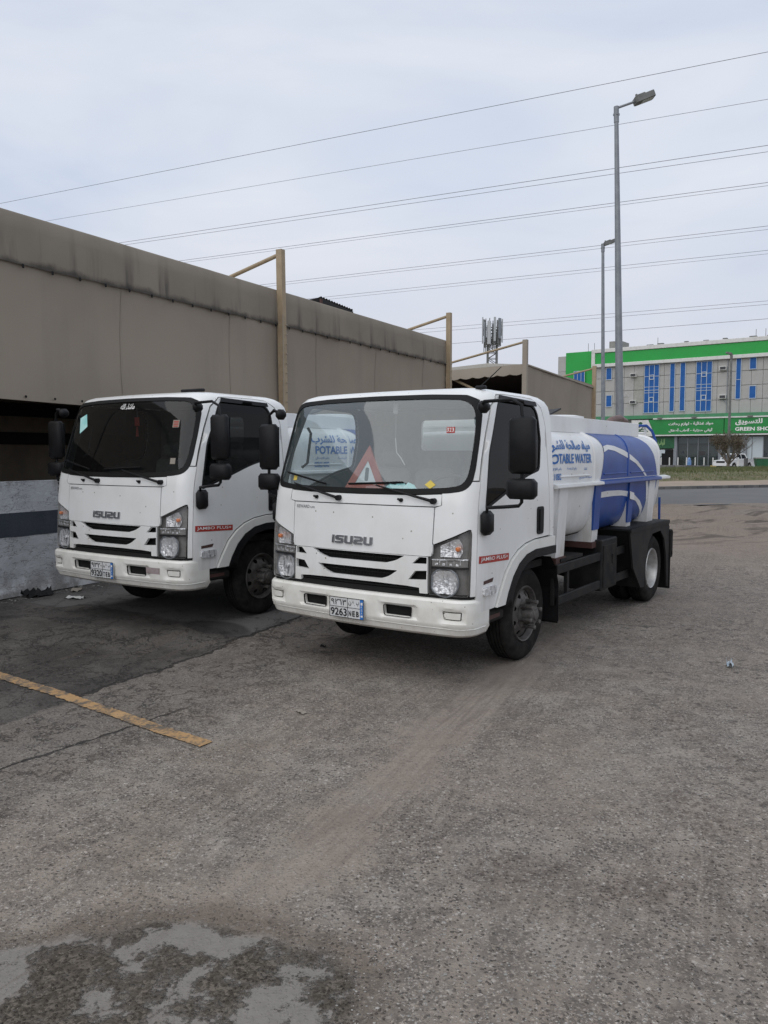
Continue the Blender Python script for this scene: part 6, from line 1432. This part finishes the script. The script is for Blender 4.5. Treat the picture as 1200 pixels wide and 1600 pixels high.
# rubbish skip
sk = thing('waste_skip', 'dark green waste skip with pale lid at the right edge', 'skip'); sk.matrix_world = Matrix.Translation(Vector((37.6, 76, 0)) ) @ Matrix.Rotation(-.25, 4, 'Z')
mb = MB(); mb.prism([(-1.5, .25), (1.5, .25), (1.7, 1.25), (-1.7, 1.25)], -.7, .7, 'y'); mb.obj('bin', M['green_dark'], sk)
mb = MB(); mb.box((0, 0, 1.32), (3.5, 1.5, .14), bev=.03); mb.obj('lid', M['conc'], sk)
mb = MB(); [mb.box((a, -.72, .8), (.1, .06, .9)) for a in (-1, 0, 1)]; mb.obj('ribs', M['green_dark'], sk)
mb = MB(); [mb.tube([(a, b - .08, .13), (a, b + .08, .13)], .13, 8) for a in (-1.2, 1.2) for b in (-.5, .5)]; mb.obj('castors', M['rubber'], sk)
for (px, D, c_, lab) in ((1153, 78, 'cornice', 'pale short post left of the pickup door'), (1165, 78, 'kerb', 'dark short post in front of the pickup rear')):
    p = at(px, 735, D); mb = MB(); mb.box((0, 0, .65), (.3, .3, 1.3), bev=.03) if c_ == 'kerb' else mb.tube([(0, 0, 0), (0, 0, 1.1)], .08, 8)
    obj_thing(mb, 'post', M[c_], lab, 'post', Matrix.Translation((p.x, p.y, 0)))

# white pickup
pk = thing('pickup_truck', 'white double cab pickup parked behind the bare tree', 'pickup'); pk.matrix_world = Matrix.Translation((38.0, 85.5, .0)) @ Matrix.Rotation(.62, 4, 'Z')
# x = forward is -x (facing left), y across
prof = [(-2.65, .45), (-2.68, .85), (-2.55, 1.02), (-1.55, 1.12), (-1.3, 1.15), (2.55, 1.15), (2.6, .95), (2.6, .5), (2.2, .42), (1.85, .42), (1.78, .66), (1.55, .82), (1.3, .82), (1.08, .66), (1.0, .40), (-1.1, .40), (-1.18, .66), (-1.4, .82), (-1.68, .82), (-1.9, .66), (-1.98, .42)]
def hull(prof, hw, inset):
    mb = MB(); n = len(prof); L_ = []
    for (y_, k_) in ((-hw, inset), (-hw + .06, 1), (hw - .06, 1), (hw, inset)):
        for p in prof: L_.append((p[0] * (k_ if abs(p[0]) > 2.4 else 1), y_, .8 + (p[1] - .8) * k_))
    fs = [(r * n + i, r * n + (i + 1) % n, (r + 1) * n + (i + 1) % n, (r + 1) * n + i) for r in range(3) for i in range(n)]; fs += [list(range(n))[::-1], [3 * n + i for i in range(n)]]
    return mb.add(L_, fs)
hull(prof, .9, .96).obj('body', M['car_white'], pk, 40)
mb = MB(); top_ = [(-1.35, 1.13), (-.70, 1.70), (-.45, 1.77), (.75, 1.77), (.95, 1.70), (1.12, 1.13)]
n = len(top_); vs = []
for s_ in (-1, 1):
    for p in top_: vs.append((p[0], s_ * (.86 if p[1] < 1.2 else .70), p[1]))
mb.add(vs, [list(range(n)), [n + i for i in range(n)][::-1]] + [(i, i + 1, n + i + 1, n + i) for i in range(n - 1)]); mb.obj('cab', M['car_white'], pk, 30)
def sidew(poly):
    mb = MB()
    for s_ in (-1, 1):
        y_ = lambda z: s_ * (lerp(.86, .70, (z - 1.13) / .57) + .012)
        mb.add([(p[0], y_(p[1]), p[1]) for p in poly], [list(range(len(poly)))])
    return mb
sidew([(-1.08, 1.20), (-.62, 1.64), (-.12, 1.66), (-.12, 1.20)]).obj('window', M['car_glass'], pk, None, False); sidew([(.0, 1.20), (.0, 1.66), (.70, 1.66), (.88, 1.22)]).obj('window', M['car_glass'], pk, None, False)
mb = MB(); mb.add([(-1.31, -.75, 1.18), (-.76, -.64, 1.665), (-.76, .64, 1.665), (-1.31, .75, 1.18)], [(0, 1, 2, 3)]); [setattr(v, 'x', v.x - .015) for v in mb.v]; mb.obj('windscreen', M['car_glass'], pk)
mb = MB(); mb.box((1.85, 0, 1.12), (1.3, 1.5, .1)); mb.obj('load_bed', M['rubber'], pk)
wm_ = MB(); wm_.lathe([(-.12, .2), (-.12, .33), (-.09, .37), (.09, .37), (.12, .33), (.12, .2), (.08, 0)], 24, Matrix.Rotation(pi / 2, 4, 'Z')); wme = wm_.mesh('wheel', M['tyre'], 30)
rm_ = MB(); rm_.lathe([(.115, .21), (.125, .19), (.08, .12), (.10, .05), (.11, 0)], 16, Matrix.Rotation(pi / 2, 4, 'Z')); rm_.lathe([(-.115, .21), (-.125, .19), (-.08, .12), (-.10, .05), (-.11, 0)], 16, Matrix.Rotation(pi / 2, 4, 'Z')); rme = rm_.mesh('rim', M['rim_silver'], 30)
for x_ in (-1.53, 1.43):
    for s_ in (-1, 1): o = link('wheel', wme, pk); o.location = (x_, s_ * .80, .37); r__ = link('rim', rme, o)
mb = MB(); mb.box((-2.66, 0, .86), (.06, 1.0, .22), bev=.02); mb.obj('grille', M['rubber'], pk)
for s_ in (-1, 1): mb = MB(); mb.box((-2.58, s_ * .72, .90), (.2, .34, .18), bev=.04); mb.obj('headlight', M['lens'], pk); mb = MB(); mb.box((-.95, s_ * .98, 1.25), (.12, .16, .16), bev=.03); mb.obj('mirror', M['car_white'], pk)

# ================================================================ bare tree on the bank
tr = thing('small_tree', 'small multi stemmed tree with sparse dry leaves on the grass bank', 'tree', (27.15, 62.2, .35)); tr.scale = (1.05, 1, .84)
rt = random.Random(21); mb = MB(); leaves = MB(); tips = []
def branch(p, d, L_, r, depth):
    pts = [p]; q = p.copy(); dd = d.copy()
    for i in range(4):
        dd = (dd + Vector((rt.uniform(-.2, .2), rt.uniform(-.2, .2), rt.uniform(-.02, .16)))).normalized(); q = q + dd * (L_ / 4); pts.append(q.copy())
    mb.tube(pts, [r, r * .88, r * .75, r * .65, r * .55], 6 if depth < 2 else 4, False)
    if depth >= 2: tips.extend(pts[1:])
    if depth < 4:
        for i in range(rt.choice((2, 3)) if depth else 3):
            st_ = pts[rt.choice((2, 3, 4))] if i else pts[4]
            a = rt.uniform(0, 6.28); nd = (dd + Vector((cos(a), sin(a), rt.uniform(-.1, .4))) * rt.uniform(.4, .75)).normalized(); branch(st_, nd, L_ * rt.uniform(.6, .8), r * .55, depth + 1)
mb.tube([(0, 0, -.4), (0, 0, .3), (.02, 0, .75)], [.17, .13, .12], 8, False)
for i in range(6):
    a = 2 * pi * i / 6 + rt.uniform(-.3, .3); branch(Vector((.02, 0, .6 + .1 * (i % 2))), Vector((cos(a) * .60, sin(a) * .60, .95)).normalized(), rt.uniform(1.05, 1.35), .075, 0)
mb.obj('trunk', M['bark'], tr, 60)
for p in tips:
    ang = p.x > .9
    for i in range(0 if ang else 5):
        if p.x > 1.25 and rt.random() < .8: continue
        c = p + Vector((rt.gauss(0, .11), rt.gauss(0, .11), rt.gauss(0, .10))); u = Vector((rt.uniform(-1, 1), rt.uniform(-1, 1), rt.uniform(-1, 1))).normalized(); v = u.cross(Vector((rt.uniform(-1, 1), rt.uniform(-1, 1), .3))).normalized(); s_ = rt.uniform(.03, .06)
        leaves.add([c - u * s_, c + v * s_ * .5, c + u * s_, c - v * s_ * .5], [(0, 1, 2, 3)])
tag(leaves.obj('crown', M['leaf'], tr, None, False), kind='stuff')

# ================================================================ litter
def scrap(name, p, s, m, lab, cat, seed, hh=.02):
    mb = MB(); n_ = 7; vs = []
    for j in range(n_ + 1):
        for i in range(n_ + 1):
            a, b = i / n_ - .5, j / n_ - .5; vs.append((a * s[0] * (1 + .3 * noise.noise(Vector((b * 4, seed, 0)))), b * s[1] * (1 + .3 * noise.noise(Vector((a * 4, seed, 5)))), .006 + hh * abs(noise.noise(Vector((a * 5, b * 5, seed)))) * 2))
    mb.add(vs, [(j * (n_ + 1) + i, j * (n_ + 1) + i + 1, (j + 1) * (n_ + 1) + i + 1, (j + 1) * (n_ + 1) + i) for j in range(n_) for i in range(n_)])
    return obj_thing(mb, name, m, lab, cat, Matrix.Translation((p[0], p[1], gh(*p))) @ Matrix.Rotation(seed, 4, 'Z'), smooth=60)
scrap('plastic_cup', (2.84, 6.35), (.08, .05), M['litter'], 'crushed clear plastic cup lying on the asphalt at the right', 'litter', 1.2, .05)
scrap('paper_scrap', (-.56, 5.21), (.09, .04), M['carton'], 'flattened brown paper scrap on the asphalt in front of the front truck', 'litter', 2.2, .012)
scrap('stone_chip', (-.55, 7.0), (.05, .03), M['rubber'], 'small black scrap on the asphalt left of the front truck shadow', 'litter', 3.1, .02)
for i, (x_, y_, lab) in enumerate(((-4.28, 9.63, 'dark rubble lump at the foot of the wall, left edge'), (-3.95, 10.0, 'pale rag by the wall foot left of the rear truck'), (-3.75, 9.45, 'small pale scrap just left of the rear truck bumper'))):
    scrap('rubble', (x_, y_), (.34, .22) if i == 0 else (.24, .12), (M['rubber'], M['carton'], M['cornice'])[i], lab, 'litter', 4.0 + i, .09 if i == 0 else .02)
mb = MB(); rr = random.Random(4)
for i in range(260):
    t = rr.uniform(-1.5, 3.2); off = abs(rr.gauss(0, .16)) + .05; p = W0 + WD * t + WNn * off; r = rr.uniform(.005, .022); mb.cur = rr.choice((0, 1, 1)); a = rr.uniform(0, 6)
    mb.add([(p.x + r * (cos(a) * q[0] - sin(a) * q[1]), p.y + r * (sin(a) * q[0] + cos(a) * q[1]), gh(p.x, p.y) + r * .6 * q[2]) for q in ico], icf)
tag(mb.obj('debris', [M['conc'], M['kerb']], None, None, False), 'crumbled plaster and grit along the foot of the white wall', kind='stuff')
